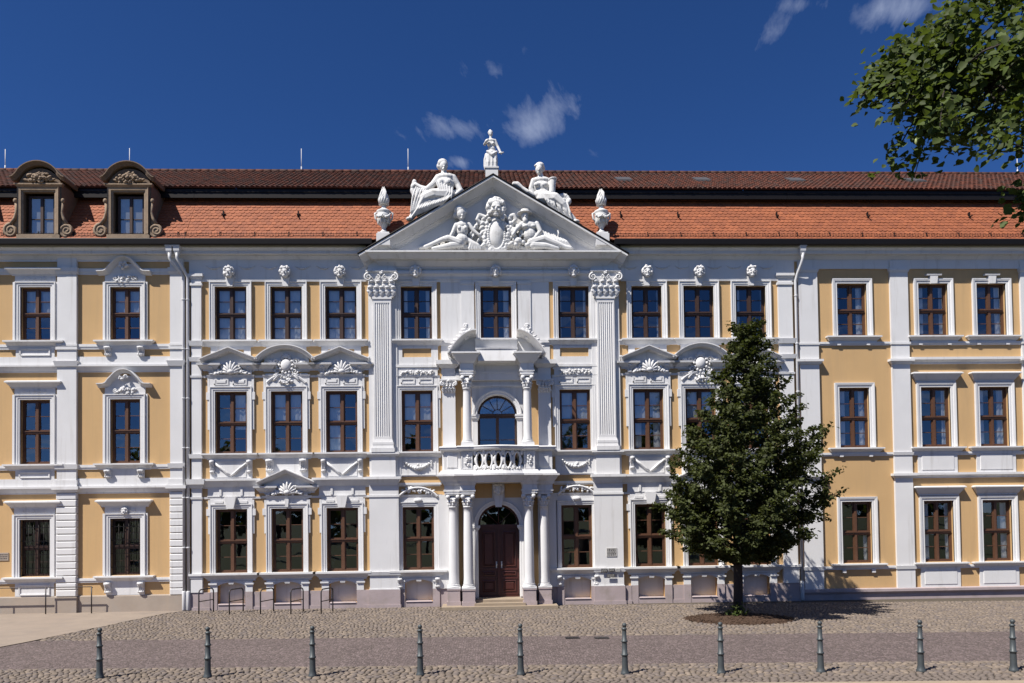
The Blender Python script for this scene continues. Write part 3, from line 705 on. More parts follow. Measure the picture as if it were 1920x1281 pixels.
for a, b in spans:
    if a < 0 < b:
        for c, d in ((a, -.99), (.99, b)): pl.box(c, d, -.045, .05, -.3, .68)
    elif b - a > .05:
        big = b - a > .7
        pl.box(a, b, -.10 if big else -.03, .05, -.3, .68)
        pl.mould(a + .02, b - .02, -.10 if big else -.03, [(-.3, .12, .03, .03)], .05)
build('plinth', pl, M_pink, bC)
def course(name, mlist, zs, parent=bC, m=M_white):
    k = MB()
    for a, b in mlist: k.run(a, b, 0, zs)
    return build(name, k, m, parent)
SIDE = [(-11.32, -4.92), (4.80, 11.15)]
INNER = [(-3.86, -2.30), (2.24, 3.80)]
course('sill_course', SIDE + INNER, [(1.24, 1.30, .05, .09), (1.30, 1.385, .11, .11)])
course('band', SIDE + INNER, [(4.24, 4.32, .035, .045)])
course('string_course', [(-11.32, CX[1] - .98), (CX[1] + .98, -4.92), (4.80, CX[7] - .98), (CX[7] + .98, 11.15)], [(4.64, 4.70, .05, .05), (4.70, 4.93, .07, .20), (4.93, 5.01, .23, .23)])
course('sill_course', SIDE + INNER, [(5.78, 5.86, .05, .08), (5.86, 5.96, .11, .11)])
course('band', SIDE, [(8.90, 8.98, .035, .045)])
course('string_course', [(-11.32, CX[0] - 1.03), (CX[2] + 1.03, -4.92), (4.80, CX[6] - 1.03), (CX[8] + 1.03, 11.15)], [(9.50, 9.63, .05, .11), (9.63, 9.68, .13, .13)])
course('sill_course', SIDE + INNER, [(10.11, 10.25, .05, .11), (10.25, 10.31, .13, .13)])
# frieze of the main order, with shallow swags in the shade of the cornice
fz = MB(); fz.box(XL1 + .02, -5.02, -.05, .05, 12.66, 13.40); fz.box(4.92, XR0 - .02, -.05, .05, 12.66, 13.40)
fz.run(XL1 + .02, -5.02, 0, [(12.62, 12.70, .06, .075)]); fz.run(4.92, XR0 - .02, 0, [(12.62, 12.70, .06, .075)])
build('frieze', fz, M_white, bC)
fo = MB()
for i in (0, 1, 2, 6, 7, 8):
    for q in (-1, 1): swag(fo, CX[i] + q * .34, CX[i] + q * .92, 13.22, .10, -.05, .032, 9, False)
build('frieze_swags', fo, M_white, bC)

# ---- palace: window dressings
for i, x in enumerate(CX):
    side = i in (0, 1, 2, 6, 7, 8)
    # top floor
    m = MB(); surround(m, x, 10.30, 12.43, CW)
    if i != 4: sill(m, x, 10.34, CW, .2, .25, .22)
    m.prism([(x - .10, 12.42), (x + .10, 12.42), (x + .17, 12.78), (x - .17, 12.78)], -.14, .02)
    su = build('window_surround', m, M_white, bC)
    k = MB(); mask_head(k, x, -.14, 12.93, .50, i); build('keystone_head', k, M_white, su)
    if side:
        k = MB()
        for q in (-1, 1): k.box(*sorted((x + q * .50, x + q * .76)), -.045, .02, 9.68, 10.10)
        k.box(x - .50, x + .50, -.035, .02, 9.99, 10.10); build('apron', k, M_white, bC)
    elif i != 4:
        k = MB(); k.box(x - .82, x + .82, -.05, .02, 9.36, 9.66); k.box(x - .82, x - .56, -.05, .02, 9.66, 10.10); k.box(x + .56, x + .82, -.05, .02, 9.66, 10.10); k.box(x - .56, x + .56, -.05, .02, 10.0, 10.10)
        k.mould(x - .80, x + .80, 0, [(9.16, 9.26, .06, .06), (9.26, 9.36, .10, .10)]); build('apron', k, M_white, bC)
    if i == 4: continue
    # first floor
    m = MB(); surround(m, x, 5.96, 8.36, CW); sill(m, x, 5.98, CW, .22, .24, .26)
    for q in (-1, 1):
        m.box(*sorted((x + q * .805, x + q * .88)), -.06, .02, 6.9, 8.9); m.box(*sorted((x + q * .80, x + q * .92)), -.085, .02, 8.05, 8.34)
    if side:
        m.box(x - .80, x + .80, -.055, .02, 8.565, 9.05)
        m.mould(x - .80, x + .80, 0, [(8.90, 8.94, .075, .075), (8.94, 9.0, .09, .11)])
    su = build('window_surround', m, M_white, bC)
    if side and i not in (1, 7):
        tri_pediment(bC, x, 1.03, 9.62, 10.04)
        k = MB()
        for q in (-1, 1):
            xa, xb = sorted((x + q * .08, x + q * .62)); k.sweep([(xa, 8.62), (xa, 8.85), (xb, 8.85), (xb, 8.62), (xa, 8.62)], [(0, 0), (0, -.085), (-.05, -.085), (-.06, -.05), (-.06, 0)], False); k.cbox(xa + .09, xb - .09, -.10, .0, 8.68, 8.79)
            console(k, x + q * .72, -.05, 9.0, 9.34, .17, .13)
        build('frieze_panel', k, M_white, su); trophy(su, x, 9.0, 1.25, .66, i + 3)
    elif side:
        seg_pediment(bC, x, 1.03, 9.62, 10.12)
        cartouche(su, x, 9.36, 1.22, i)
        k = MB(); k.sweep(arc(x, 8.02, .95, 138, 42, 12), [(0, 0), (0, -.10), (.06, -.12), (.09, -.10), (.09, 0)])
        k.box(x - .62, x + .62, -.065, .02, 8.57, 8.70); rosette_cluster(k, x, 8.73, .5, .24, -.1, 26, .05, i)
        build('scroll_hood', k, M_white, su)
    else:
        k = MB(); k.box(x - .80, x + .80, -.055, .02, 8.565, 9.16)
        for q in (-1, 1):
            xa, xb = sorted((x + q * .08, x + q * .62)); k.sweep([(xa, 8.62), (xa, 8.83), (xb, 8.83), (xb, 8.62), (xa, 8.62)], [(0, 0), (0, -.085), (-.05, -.085), (-.06, -.05), (-.06, 0)], False)
        k.mould(x - .80, x + .80, 0, [(8.86, 8.93, .07, .10)])
        for t in range(7): rosette_cluster(k, x - .54 + .18 * t, 9.05, .2, .17, -.06, 7, .042, i * 9 + t)
        build('frieze_panel', k, M_white, su)
    # apron of the first floor
    k = MB(); k.box(x - .80, x + .80, -.055, .02, 5.02, 5.74)
    if side and i not in (1, 7):
        for q in (-1, 1): console(k, x + q * .70, -.055, 5.22, 5.72, .16, .14)
        k.sweep([(x - .55, 5.10), (x - .55, 5.66), (x + .55, 5.66), (x + .55, 5.10), (x - .55, 5.10)], [(0, 0), (0, -.075), (.03, -.075), (.03, 0)], False)
        for q in (-1, 1): k.tube([(x + q * .60, -.10, 5.60), (x + q * .36, -.10, 5.42), (x + q * .16, -.10, 5.24), (x, -.09, 5.12)], [.05, .045, .05, .03], 6)
    elif side:
        for q in (-1, 1): console(k, x + q * .64, -.055, 5.26, 5.74, .26, .2)
    else:
        k.sweep([(x - .66, 5.10), (x - .66, 5.68), (x + .66, 5.68), (x + .66, 5.10), (x - .66, 5.10)], [(0, 0), (0, -.08), (.035, -.08), (.035, 0)], False)
        swag(k, x - .52, x + .52, 5.60, .26, -.07, .06, 13); rosette_cluster(k, x, 5.40, .3, .2, -.08, 12, .05, i)
    build('apron', k, M_white, bC)
    # ground floor
    m = MB(); surround(m, x, 1.40, 3.84, CW); sill(m, x, 1.41, CW, .24, .30, .26)
    for q in (-1, 1): m.box(*sorted((x + q * .805, x + q * .87)), -.06, .02, 2.9, 4.2); m.box(*sorted((x + q * .80, x + q * .93)), -.085, .02, 3.60, 3.86)
    m.box(x - .80, x + .80, -.055, .02, 4.045, 4.24)
    su = build('window_surround', m, M_white, bC)
    k = MB()
    if side and i not in (1, 7):
        k.mould(x - .84, x + .84, 0, [(4.32, 4.36, .06, .06), (4.36, 4.66, .045, .045)])
        k.prism([(x - .13, 3.86), (x + .13, 3.86), (x + .22, 4.30), (x - .22, 4.30)], -.20, .0)
        for q in (-1, 1): k.box(*sorted((x + q * .30, x + q * .62)), -.085, .0, 4.08, 4.16); k.prism([(x + q * .36, 4.36), (x + q * .44, 4.36), (x + q * .44, 4.64), (x + q * .36, 4.64)][::q], -.085, 0)
        build('keystone', k, M_white, su)
    elif side:
        k.mould(x - .84, x + .84, 0, [(4.24, 4.34, .07, .10)])
        for q in (-1, 1): console(k, x + q * .72, -.05, 4.34, 4.62, .16, .13)
        k.prism([(x - .05, 3.9), (x + .05, 3.9), (x + .08, 4.22), (x - .08, 4.22)], -.13, .0)
        build('frieze_panel', k, M_white, su); tri_pediment(bC, x, 1.03, 4.90, 5.36); trophy(su, x, 4.36, 1.15, .66, i + 2)
    else:
        k.sweep(arc(x, 3.62, .92, 140, 40, 12), [(0, 0), (0, -.12), (.05, -.16), (.09, -.14), (.09, 0)])
        k.mould(x - .82, x + .82, 0, [(4.24, 4.32, .07, .10)]); k.ell((x, -.1, 4.10), (.17, .07, .09), None, 10, 6)
        for t in range(6): rosette_cluster(k, x - .5 + .2 * t, 4.48 + .04 * math.sin(t), .24, .22, -.05, 8, .05, i * 7 + t)
        k.mould(x - .80, x + .80, 0, [(4.64, 4.70, .05, .08), (4.70, 4.78, .11, .11)])
        build('frieze_panel', k, M_white, su)
        c = MB()
        for q in (-1, 1): console(c, x + q * .72, -.07, .74, 1.12, .17, .16)
        build('console', c, M_white, su)

# ---- palace: end pilasters and giant fluted order
for xa, xb in ((-11.71, -11.33), (11.16, 11.72)):
    m = MB(); m.box(xa, xb, -.10, .02, .69, 12.72); m.mould(xa, xb, -.10, [(.69, 1.22, .03, .03), (1.22, 1.32, .05, .07), (1.32, 1.40, .09, .09), (4.24, 4.32, .03, .04), (4.66, 4.80, .04, .10), (4.80, 5.0, .14, .16), (5.80, 5.96, .06, .08), (8.90, 8.98, .03, .04), (9.52, 9.68, .05, .08), (10.12, 10.31, .05, .09), (12.45, 12.55, .04, .04), (12.72, 12.80, .03, .06), (12.80, 12.90, .08, .08)], .12)
    build('pilaster', m, M_white, bC)
for x in (-4.40, 4.27):
    m = MB(); w = .34
    m.box(x - .55, x + .55, -.09, .02, 5.0, 12.95)
    pts = [(x - w, -.09), (x - w, -.22)]
    for k in range(7):
        c = x - w + .055 + (2 * w - .11) * (k + .5) / 7; r = .034
        pts += [(c - r, -.22), (c - r * .7, -.197), (c, -.186), (c + r * .7, -.197), (c + r, -.22)]
    pts += [(x + w, -.22), (x + w, -.09)]
    n = len(pts); m.add([(a, b, 6.56) for a, b in pts] + [(a, b, 11.74) for a, b in pts], [(i, i + 1, n + i + 1, n + i) for i in range(n - 1)])
    m.box(x - w, x + w, -.22, -.08, 6.44, 6.56); m.box(x - w, x + w, -.22, -.08, 11.74, 11.90)
    p = build('fluted_pilaster', m, M_white, bC)
    b = MB(); b.mould(x - w, x + w, -.22, [(6.34, 6.44, .04, .02), (6.24, 6.34, .06, .06), (6.12, 6.24, .07, .05), (5.96, 6.12, .10, .10)], .2)
    build('base', b, M_white, p)
    c = MB(); c.mould(x - w, x + w, -.22, [(11.88, 11.95, .03, .03)], .2); flat_capital(c, x, -.10, 11.95, 12.87, .96, .15, int(x)); build('capital', c, M_white, p)
    d = MB(); d.box(x - .46, x + .46, -.20, .02, 5.02, 5.80); d.mould(x - .50, x + .50, -.18, [(5.80, 5.88, .05, .09), (5.88, 5.96, .12, .12), (4.70, 4.80, .03, .06), (4.80, 4.92, .08, .14), (4.92, 5.02, .17, .17)], .2)
    build('pedestal', d, M_white, p)
    e = MB(); e.box(x - .56, x + .56, -.16, .02, .69, 4.70); e.mould(x - .56, x + .56, -.16, [(1.24, 1.38, .05, .08), (.69, .72, .03, .03), (4.24, 4.32, .03, .03)], .2)
    build('pier', e, M_white, p)
    f = MB(); f.box(x - .60, x + .60, -.20, .02, -.3, .685); f.mould(x - .6, x + .6, -.20, [(-.3, .12, .03, .03)], .1); build('pier_plinth', f, M_pink, p)
# entablature of the middle part
m = MB(); m.box(-5.0, 4.90, -.06, .02, 12.98, 13.40); m.run(-3.86, 3.80, 0, [(12.60, 12.70, .05, .07), (12.70, 12.80, .09, .09), (12.80, 12.88, .09, .14), (12.88, 12.98, .17, .17)])
for x in (-4.40, 4.27): m.mould(x - .5, x + .5, -.12, [(12.96, 13.10, .05, .05), (13.10, 13.38, .03, .03)], .15)
build('entablature', m, M_white, bC)
# middle bay of the top floor: flat white panels and strips
m = MB(); m.box(-2.16, -.84, -.03, .02, 9.0, 12.60); m.box(.84, 2.08, -.03, .02, 9.0, 12.60)
for xa, xb in ((-1.36, -.86), (.86, 1.36)): m.box(xa, xb, -.07, .02, 9.6, 12.60); m.mould(xa, xb, -.07, [(12.50, 12.60, .03, .03)], .05)
m.run(-2.30, -.9, 0, [(10.12, 10.20, .06, .08), (10.20, 10.31, .10, .10)]); m.run(.9, 2.24, 0, [(10.12, 10.20, .06, .08), (10.20, 10.31, .10, .10)])
build('panel', m, M_white, bC)

# ---- main cornice, gutters
COR = [(13.40, 13.47, .06, .06), (13.47, 13.58, .08, .16), (13.58, 13.62, .18, .18), (13.62, 13.74, .31, .31), (13.74, 13.82, .33, .38), (13.82, 13.90, .41, .41)]
for par, xa, xb in ((bC, XL1, -4.98), (bC, 4.86, XR0), (bL, XL0, XL1 - .004), (bR, XR0 + .004, XR1)):
    m = MB(); m.run(xa, xb, 0, COR); build('cornice', m, M_white, par)
for par, xa, xb in ((bC, XL1, -4.72), (bC, 4.60, XR0), (bL, XL0, XL1 - .004), (bR, XR0 + .004, XR1)):
    g = MB(); sec = [(.0, 13.90), (-.48, 13.90), (-.53, 13.85), (-.60, 13.90), (-.62, 14.08), (-.60, 14.11), (-.58, 14.09), (-.50, 14.02), (.0, 14.02)]
    n = len(sec); g.add([(xa, y, z) for y, z in sec] + [(xb, y, z) for y, z in sec], [tuple(range(n)), tuple(range(2 * n - 1, n - 1, -1))] + [(i, (i + 1) % n, (i + 1) % n + n, i + n) for i in range(n)])
    build('gutter', g, M_gutter, par)

# ---- great gable
m = MB(); PB = [(13.10, 13.16, .10, .10), (13.16, 13.34, .12, .28), (13.34, 13.38, .31, .31), (13.38, 13.57, .42, .59), (13.57, 13.63, .63, .63)]
m.mould(-4.34, 4.22, -.02, PB, .1)
hor = build('cornice', m, M_white, bC)
BIG = [(0, .1), (0, -.13), (.04, -.15), (.10, -.28), (.13, -.29), (.135, -.34), (.16, -.36), (.335, -.56), (.345, -.64), (.41, -.64), (.41, .1)]
AX, AZ = -.06, 16.07
m = MB(); m.sweep([(-5.02, 13.12), (AX, AZ), (4.90, 13.12)], BIG); build('raking_cornice', m, M_white, bC)
m = MB(); m.prism([(-4.9, 13.40), (4.78, 13.40), (AX, AZ + .2)], -.10, .25); ty = build('tympanum', m, M_white, bC)
m = MB(); m.prism([(-5.0, 13.58), (4.88, 13.58), (AX, AZ + .40)], .12, 3.2); build('gable_roof', m, M_tile_old, bC)
m = MB(); m.sweep([(-5.06, 13.165), (AX, AZ + .054), (4.94, 13.165)], [(.372, .3), (.372, -.66), (.395, -.67), (.42, -.665), (.42, .3)]); build('flashing', m, M_gutter, bC)

# ---- roofs
def tile_roof(parent, x0, x1, a, b, wid, expo, m, name, thick=.03, curve=False, low=None):
    """overlapping clay tiles between eave line a = (y, z) and upper line b"""
    ay, az = a; by, bz = b; L = math.hypot(by - ay, bz - az); dy, dz = (by - ay) / L, (bz - az) / L; ny, nz = -dz, dy
    base = MB(); bv = []; nb = max(1, int((x1 - x0) / .1)) if low else 1
    for k in range(nb + 1):
        xx = x0 + (x1 - x0) * k / nb; s_ = low(xx) if low else 0.0; bv += [(xx, ay + dy * s_, az + dz * s_), (xx, by, bz)]
    base.add(bv, [(2 * k, 2 * k + 2, 2 * k + 3, 2 * k + 1) for k in range(nb)])
    rf = build(name, base, M_tile_old, parent)
    rows = int(L / expo) + 1; V = []; F = []
    if curve: shp = [(-.5, 0, 0), (-.3, 0, .045), (0, 0, .06), (.3, 0, .045), (.5, 0, 0)]
    for r in range(rows):
        s0 = r * expo - .01; n = round((x1 - x0) / wid) + 1
        for k in range(-1, n):
            xc = x0 + (k + .5 + (.5 if r % 2 and not curve else 0)) * wid
            if xc - wid * .45 > x1 or xc + wid * .45 < x0: continue
            if low and s0 < low(xc) - .1: continue
            j = random.uniform(-.006, .006); lift = thick + random.uniform(0, .013); o = len(V)
            ln = min(expo * 1.5, L - s0 + .02)
            if curve:
                pts = [(xc + q[0] * wid * .99, s0 + j, q[2] + lift) for q in shp] + [(xc + q[0] * wid * .99, s0 + ln, q[2] + .004) for q in shp] + [(xc - wid * .49, s0 + j, 0), (xc + wid * .49, s0 + j, 0)]
                fc = [(i, i + 1, i + 6, i + 5) for i in range(4)] + [(10, 11, 4, 3, 2, 1, 0)]
            else:
                w2 = wid * .485
                out = [(-w2, ln), (-w2, .05), (-w2 * .6, .012), (0, 0), (w2 * .6, .012), (w2, .05), (w2, ln)]
                pts = [(xc + u, s0 + j + t, lift * (1 - .7 * t / ln)) for u, t in out] + [(xc + u, s0 + j + t, lift * (1 - .7 * t / ln) - thick) for u, t in out[1:6]]
                fc = [tuple(range(7))] + [(i + 1, i + 7, i + 8, i + 2) for i in range(4)] + [(0, 7, 1), (6, 5, 11)]
            for x, s, h in pts: V.append((min(x1, max(x0, x)), ay + dy * s + ny * h, az + dz * s + nz * h))
            F += [tuple(i + o for i in f) for f in fc]
    me = bpy.data.meshes.new('roof_tiles'); me.from_pydata(V, [], F); me.update()
    t = link('roof_tiles', me, m, rf); t['kind'] = 'stuff'
    return rf
LO_A, LO_B = (-.44, 14.10), (1.02, 16.42)
UP_A, UP_B = (.46, 16.50), (5.0, 19.22)
def guard(parent, xa, xb):
    g = MB()
    for zz in (14.20, 14.29, 14.38): g.box(xa, xb, -.36, -.348, zz - .006, zz + .006)
    x = xa
    while x < xb: g.box(x - .004, x + .004, -.365, -.357, 14.16, 14.42); x += .11
    x = xa
    while x < xb: g.box(x - .012, x + .012, -.37, -.34, 14.10, 14.45); g.tube([(x, -.35, 14.40), (x, -.20, 14.52)], .009, 4); x += 1.3
    build('snow_guard', g, M_gutter, parent)
DORM = [-17.27, -13.93, -20.7]
def dormer_cut(x): return 1.0 if any(abs(x - d) < .70 for d in DORM) else 0.0
def gable_cut(x):
    """how far up the slope the roof starts behind the gable"""
    zg = AZ + .47 - .595 * abs(x - AX); t = (zg - LO_A[1]) / (LO_B[1] - LO_A[1])
    return max(0.0, min(1.0, t)) * math.hypot(LO_B[0] - LO_A[0], LO_B[1] - LO_A[1])
for par, xa, xb in ((bL, XL0, XL1 - .01), (bC, XL1, XR0), (bR, XR0 + .01, XR1)):
    tile_roof(par, xa, xb, LO_A, LO_B, .19, .178, M_tile, 'roof', low=gable_cut if par is bC else (dormer_cut if par is bL else None))
    rf = tile_roof(par, xa, xb, UP_A, UP_B, .20, .34, M_tile_old, 'upper_roof', curve=True)
    s = MB(); s.box(xa, xb, .50, 1.3, 16.36, 16.47); s.box(xa, xb, .53, .58, 16.14, 16.36); s.box(xa, xb, .98, 1.10, 16.22, 16.40); build('eave_board_shade', s, M_gutter, par)  # soffit boards; dark front strip added in place of deep shade under the eave
    r = MB(); x = xa
    while x < xb - .1:
        r.lathe([(.12, 0), (.115, .40)], (x, 5.0, 19.26), 8, True, 'x'); x += .36
    build('ridge_tiles', r, M_tile_old, rf)
    bk = MB(); bk.add([(xa, 5.0, 19.2), (xb, 5.0, 19.2), (xb, 11, 14), (xa, 11, 14)], [(0, 1, 2, 3)]); bk.add([(xa, 11, 14), (xb, 11, 14), (xb, 11, -.3), (xa, 11, -.3)], [(0, 1, 2, 3)]); build('rear', bk, M_tile_old, par)
    if par is bC: guard(par, xa, -4.75); guard(par, 4.65, xb)
    else: guard(par, xa, xb)
def on_roof(A, B, y): t = (y - A[0]) / (B[0] - A[0]); return A[1] + t * (B[1] - A[1])
for x, par in ((5.6, bC), (9.0, bC), (13.1, bR), (18.4, bR)):                     # flat roof hatches
    y = 2.6; z = on_roof(UP_A, UP_B, y); sl = (UP_B[1] - UP_A[1]) / (UP_B[0] - UP_A[0])
    h = MB(); v = []
    for dz in (.02, .15):
        for xx, yy in ((-.32, -.35), (.32, -.35), (.32, .35), (-.32, .35)): v.append((x + xx, y + yy, z + yy * sl + dz))
    h.add(v, [(4, 5, 6, 7), (0, 1, 5, 4), (1, 2, 6, 5), (2, 3, 7, 6), (3, 0, 4, 7)]); build('roof_hatch', h, M_lead, par)
for px, top, par in ((10, 280, bL), (243, 278, bL), (565, 279, bC), (765, 279, bC), (1907, 297, bR)):
    x, z = P(px, top, 5.0); a = MB(); a.tube([(x, 5.0, 19.1), (x, 5.0, z)], .016, 6); a.tube([(x, 5, 19.2), (x, 5, 19.5)], .03, 6); build('lightning_rod', a, M_zinc, par)
for px, py in ((1163, 396), (1270, 396), (1455, 398), (1625, 396), (1815, 392), (420, 395), (560, 400)):    # roof hooks
    x, z = P(px, py, .35); zz = on_roof(LO_A, LO_B, .35); h = MB(); h.box(x - .02, x + .02, .25, .36, zz - .1, zz + .16); h.box(x - .02, x + .02, .10, .25, zz - .06, zz - .02); build('roof_hook', h, M_gutter, bC if -11.8 < x < 11.8 else bR)

# ---- dormers of the left building
def dormer(x):
    z0 = 14.22; yf = -.34
    body = MB(); hw = .62
    arch_plate(body, x - .82, x + .82, 16.25, x, .60, z0, 15.95, .015, yf, yf + .16)
    body.box(x - .82, x - .64, yf + .16, 1.4, z0 - .1, 16.25); body.box(x + .64, x + .82, yf + .16, 1.4, z0 - .1, 16.25)
    top = [(x - .82, 16.24)] + arc(x, 16.05, .83, 150, 30, 12) + [(x + .82, 16.24)]
    body.prism(top, yf + .02, 2.2)
    d = build('dormer', body, M_stone, bL)
    s = MB(); surround(s, x, z0 + .12, 15.95, 1.16, [(0, yf + .02), (0, yf - .04), (.05, yf - .06), (.06, yf - .09), (.15, yf - .10), (.18, yf - .13), (.18, yf + .02)])
    s.box(x - .80, x + .80, yf - .10, yf + .02, 14.16, 14.32); s.mould(x - .80, x + .80, yf, [(16.16, 16.22, .04, .08), (16.22, 16.27, .10, .10)], .05)
    build('surround', s, M_pale, d)
    h = MB(); pts = [(x - .96, 16.36), (x - .84, 16.40), (x - .70, 16.54)] + arc(x, 16.16, .80, 148, 32, 14)[1:-1] + [(x + .70, 16.54), (x + .84, 16.40), (x + .96, 16.36)]
    h.sweep(pts, [(0, yf + 1.5), (0, yf - .08), (.03, yf - .10), (.10, yf - .18), (.105, yf - .21), (.14, yf - .21), (.14, yf + 1.5)])
    build('hood', h, M_stone, d)
    r = MB(); rosette_cluster(r, x, 16.48, .86, .42, yf - .03, 46, .065, int(x * 10), .14); mask_head(r, x, yf - .06, 16.52, .26)
    for q in (-1, 1): spiral(r, x + q * .30, yf - .05, 16.42, .12, 1.4, q, 0, .032); leaf(r, x + q * .35, yf - .03, 16.36, 90 - q * 70, .3, .1)
    build('relief', r, M_pale, d)
    v = MB()
    for q in (-1, 1):
        spiral(v, x + q * 1.04, yf - .02, 14.48, .26, 2.0, -q, math.pi / 2 * (1 + q) + math.pi / 2, .07, .5)
        v.lathe([(.001, -.05), (.20, -.05), (.22, 0), (.22, .14), (.001, .14)], (x + q * 1.04, yf, 14.48), 16, True, 'y')
        v.tube([(x + q * .86, yf, 15.55), (x + q * .84, yf - .02, 15.2), (x + q * .90, yf - .02, 14.95), (x + q * 1.04, yf - .02, 14.74)], [.06, .055, .06, .06], 7)
        v.prism([(x + q * .80, 14.2), (x + q * 1.06, 14.2), (x + q * 1.02, 14.7), (x + q * .88, 15.0), (x + q * .80, 15.5)][::q], yf + .02, yf + .14)
        v.ell((x + q * .88, yf - .02, 15.62), (.08, .08, .10), None, 7, 5)
    build('volute', v, M_pale, d)
    w, h_ = 1.0, 1.52
    f = build('casement', MB().box(-.5, -.42, 0, .08, 0, h_).box(.42, .5, 0, .08, 0, h_).box(-.42, .42, 0, .08, 0, .08).box(-.42, .42, 0, .08, h_ - .08, h_).box(-.05, .05, -.02, .08, .08, h_ - .08).box(-.42, -.05, .02, .06, .62, .65).box(.05, .42, .02, .06, .62, .65), M_dwood, d, (x, yf + .17, 14.36))
    for a, b in ((-.42, -.05), (.05, .42)):
        for c, e in ((.08, .62), (.65, h_ - .08)):
            pn = MB().add([(a, 0, c), (b, 0, c), (b, 0, e), (a, 0, e)], [(0, 1, 2, 3)]); build('pane', pn, M_glass, d, (x, yf + .21, 14.36))
    bk = MB(); bk.box(x - .46, x + .46, yf + .225, yf + .235, 14.38, 15.86); build('blind', bk, M_curtain, d)
for x in DORM: dormer(x)

# ---- left building: pilasters, courses, window dressings
for x in (-16.37, -12.25, -19.6, -23.0):
    w = .36 if x != -12.25 else .25
    m = MB(); m.box(x - w, x + w, -.12, .02, 4.75, 13.62); p = build('pilaster', m, M_white, bL)
    c = MB(); c.mould(x - w, x + w, -.12, [(12.90, 12.98, .02, .05), (12.98, 13.14, .06, .06), (10.0, 10.10, .04, .04), (10.14, 10.22, .03, .03), (9.35, 9.55, .05, .10), (5.44, 5.62, .05, .08), (4.55, 4.66, .04, .10), (4.66, 4.78, .13, .13), (4.78, 5.02, .05, .05)], .14); build('pilaster_band', c, M_white, p)
    z = .62
    bm = cached(('rust', w), lambda: MB().cbox(-w - .02, w + .02, -.15, .02, 0, .245, .028).mesh('block'))
    while z < 4.5:
        link('block', bm, M_white, p, (x, 0, z)); z += .262
    b = MB(); b.box(x - w - .04, x + w + .04, -.17, .02, -.3, .60); build('pilaster_plinth', b, M_beige, p)
segs = [(-22.64, -19.96), (-19.24, -16.73), (-16.01, -12.50)]
course('architrave_band', segs, [(12.90, 13.0, .03, .03), (13.0, 13.14, .05, .05)], bL)
course('sill_course', segs, [(10.02, 10.12, .04, .06), (10.12, 10.22, .07, .07)], bL)
course('string_course', segs, [(9.14, 9.19, .05, .05), (9.19, 9.35, .06, .15), (9.35, 9.42, .17, .17), (9.42, 9.74, .05, .05)], bL)
course('sill_course', segs, [(5.42, 5.50, .04, .06), (5.50, 5.60, .07, .07)], bL)
course('string_course', segs, [(4.50, 4.55, .05, .05), (4.55, 4.71, .06, .15), (4.71, 4.78, .17, .17), (4.78, 5.08, .05, .05)], bL)
course('sill_course', segs, [(1.12, 1.20, .04, .06), (1.20, 1.29, .07, .07)], bL)
m = MB(); m.box(XL0, XL1 - .01, -.06, .02, -.4, .60); m.run(XL0, XL1 - .01, -.06, [(.60, .64, .0, -.03)], .08); build('plinth', m, M_beige, bL)
for i, x in enumerate(LX):
    fancy = i == 2 or i == 0
    for j, (a, b) in enumerate(LZ):
        m = MB(); surround(m, x, a - .03, b, LW); m.box(x - .98, x + .98, -.03, .02, a, b + .2) if False else None
        for q in (-1, 1): m.box(*sorted((x + q * .762, x + q * .84)), -.05, .02, a, b + .20)
        m.box(x - .76, x + .76, -.05, .02, b + .205, b + .44)
        sill(m, x, a - .02, LW, .22, .24, .34)
        su = build('window_surround', m, M_white, bL)
        h = MB(); zt = b + .44
        if not fancy or j == 0:
            h.mould(x - .80, x + .80, 0, [(zt, zt + .05, .07, .08), (zt + .05, zt + .20, .09, .21), (zt + .20, zt + .25, .24, .24), (zt + .25, zt + .28, .24, .18)])
            for t in range(5): h.box(x - .5 + t * .2, x - .4 + t * .2, -.075, 0, zt - .17, zt - .07)
            if fancy: mask_head(h, x, -.06, b + .27, .30, 4)
        else:
            pts = [(x - 1.0, zt), (x - .72, zt + .01), (x - .58, zt + .08), (x - .46, zt + .24)] + arc(x, zt + .20, .36, 150, 30, 8)[1:-1] + [(x + .46, zt + .24), (x + .58, zt + .08), (x + .72, zt + .01), (x + 1.0, zt)]
            h.sweep(pts, [(0, .03), (0, -.07), (.02, -.08), (.115, -.20), (.12, -.24), (.15, -.24), (.15, .03)])
            h.prism([(x - .75, zt - .02), (x + .75, zt - .02), (x + .5, zt + .2), (x + .3, zt + .46), (x - .3, zt + .46), (x - .5, zt + .2)], -.035, .03)
        hd = build('hood', h, M_white, su)
        if fancy and j:
            r = MB(); rosette_cluster(r, x, b + .32, .85, .26, -.05, 30, .055, j * 5 + i); rosette_cluster(r, x, b + .80, .34, .22, -.16, 12, .05, j)
            for q in (-1, 1): spiral(r, x + q * .34, -.08, b + .33, .11, 1.4, q, 0, .028)
            build('relief', r, M_white, su)
        k = MB()
        zb = a - .26
        lo = {0: .64, 1: 5.08, 2: 9.74}[j]
        k.box(x - .72, x + .72, -.045, .02, lo, zb)
        if fancy:
            for q in (-1, 1): console(k, x + q * .62, -.045, max(lo + .02, zb - .42), zb, .22, .17)
        else:
            k.sweep([(x - .52, lo + .10), (x - .52, zb - .10), (x + .52, zb - .10), (x + .52, lo + .10), (x - .52, lo + .10)], [(0, 0), (0, -.075), (.05, -.085), (.06, -.075), (.06, 0)], False)
        build('apron', k, M_white, bL)

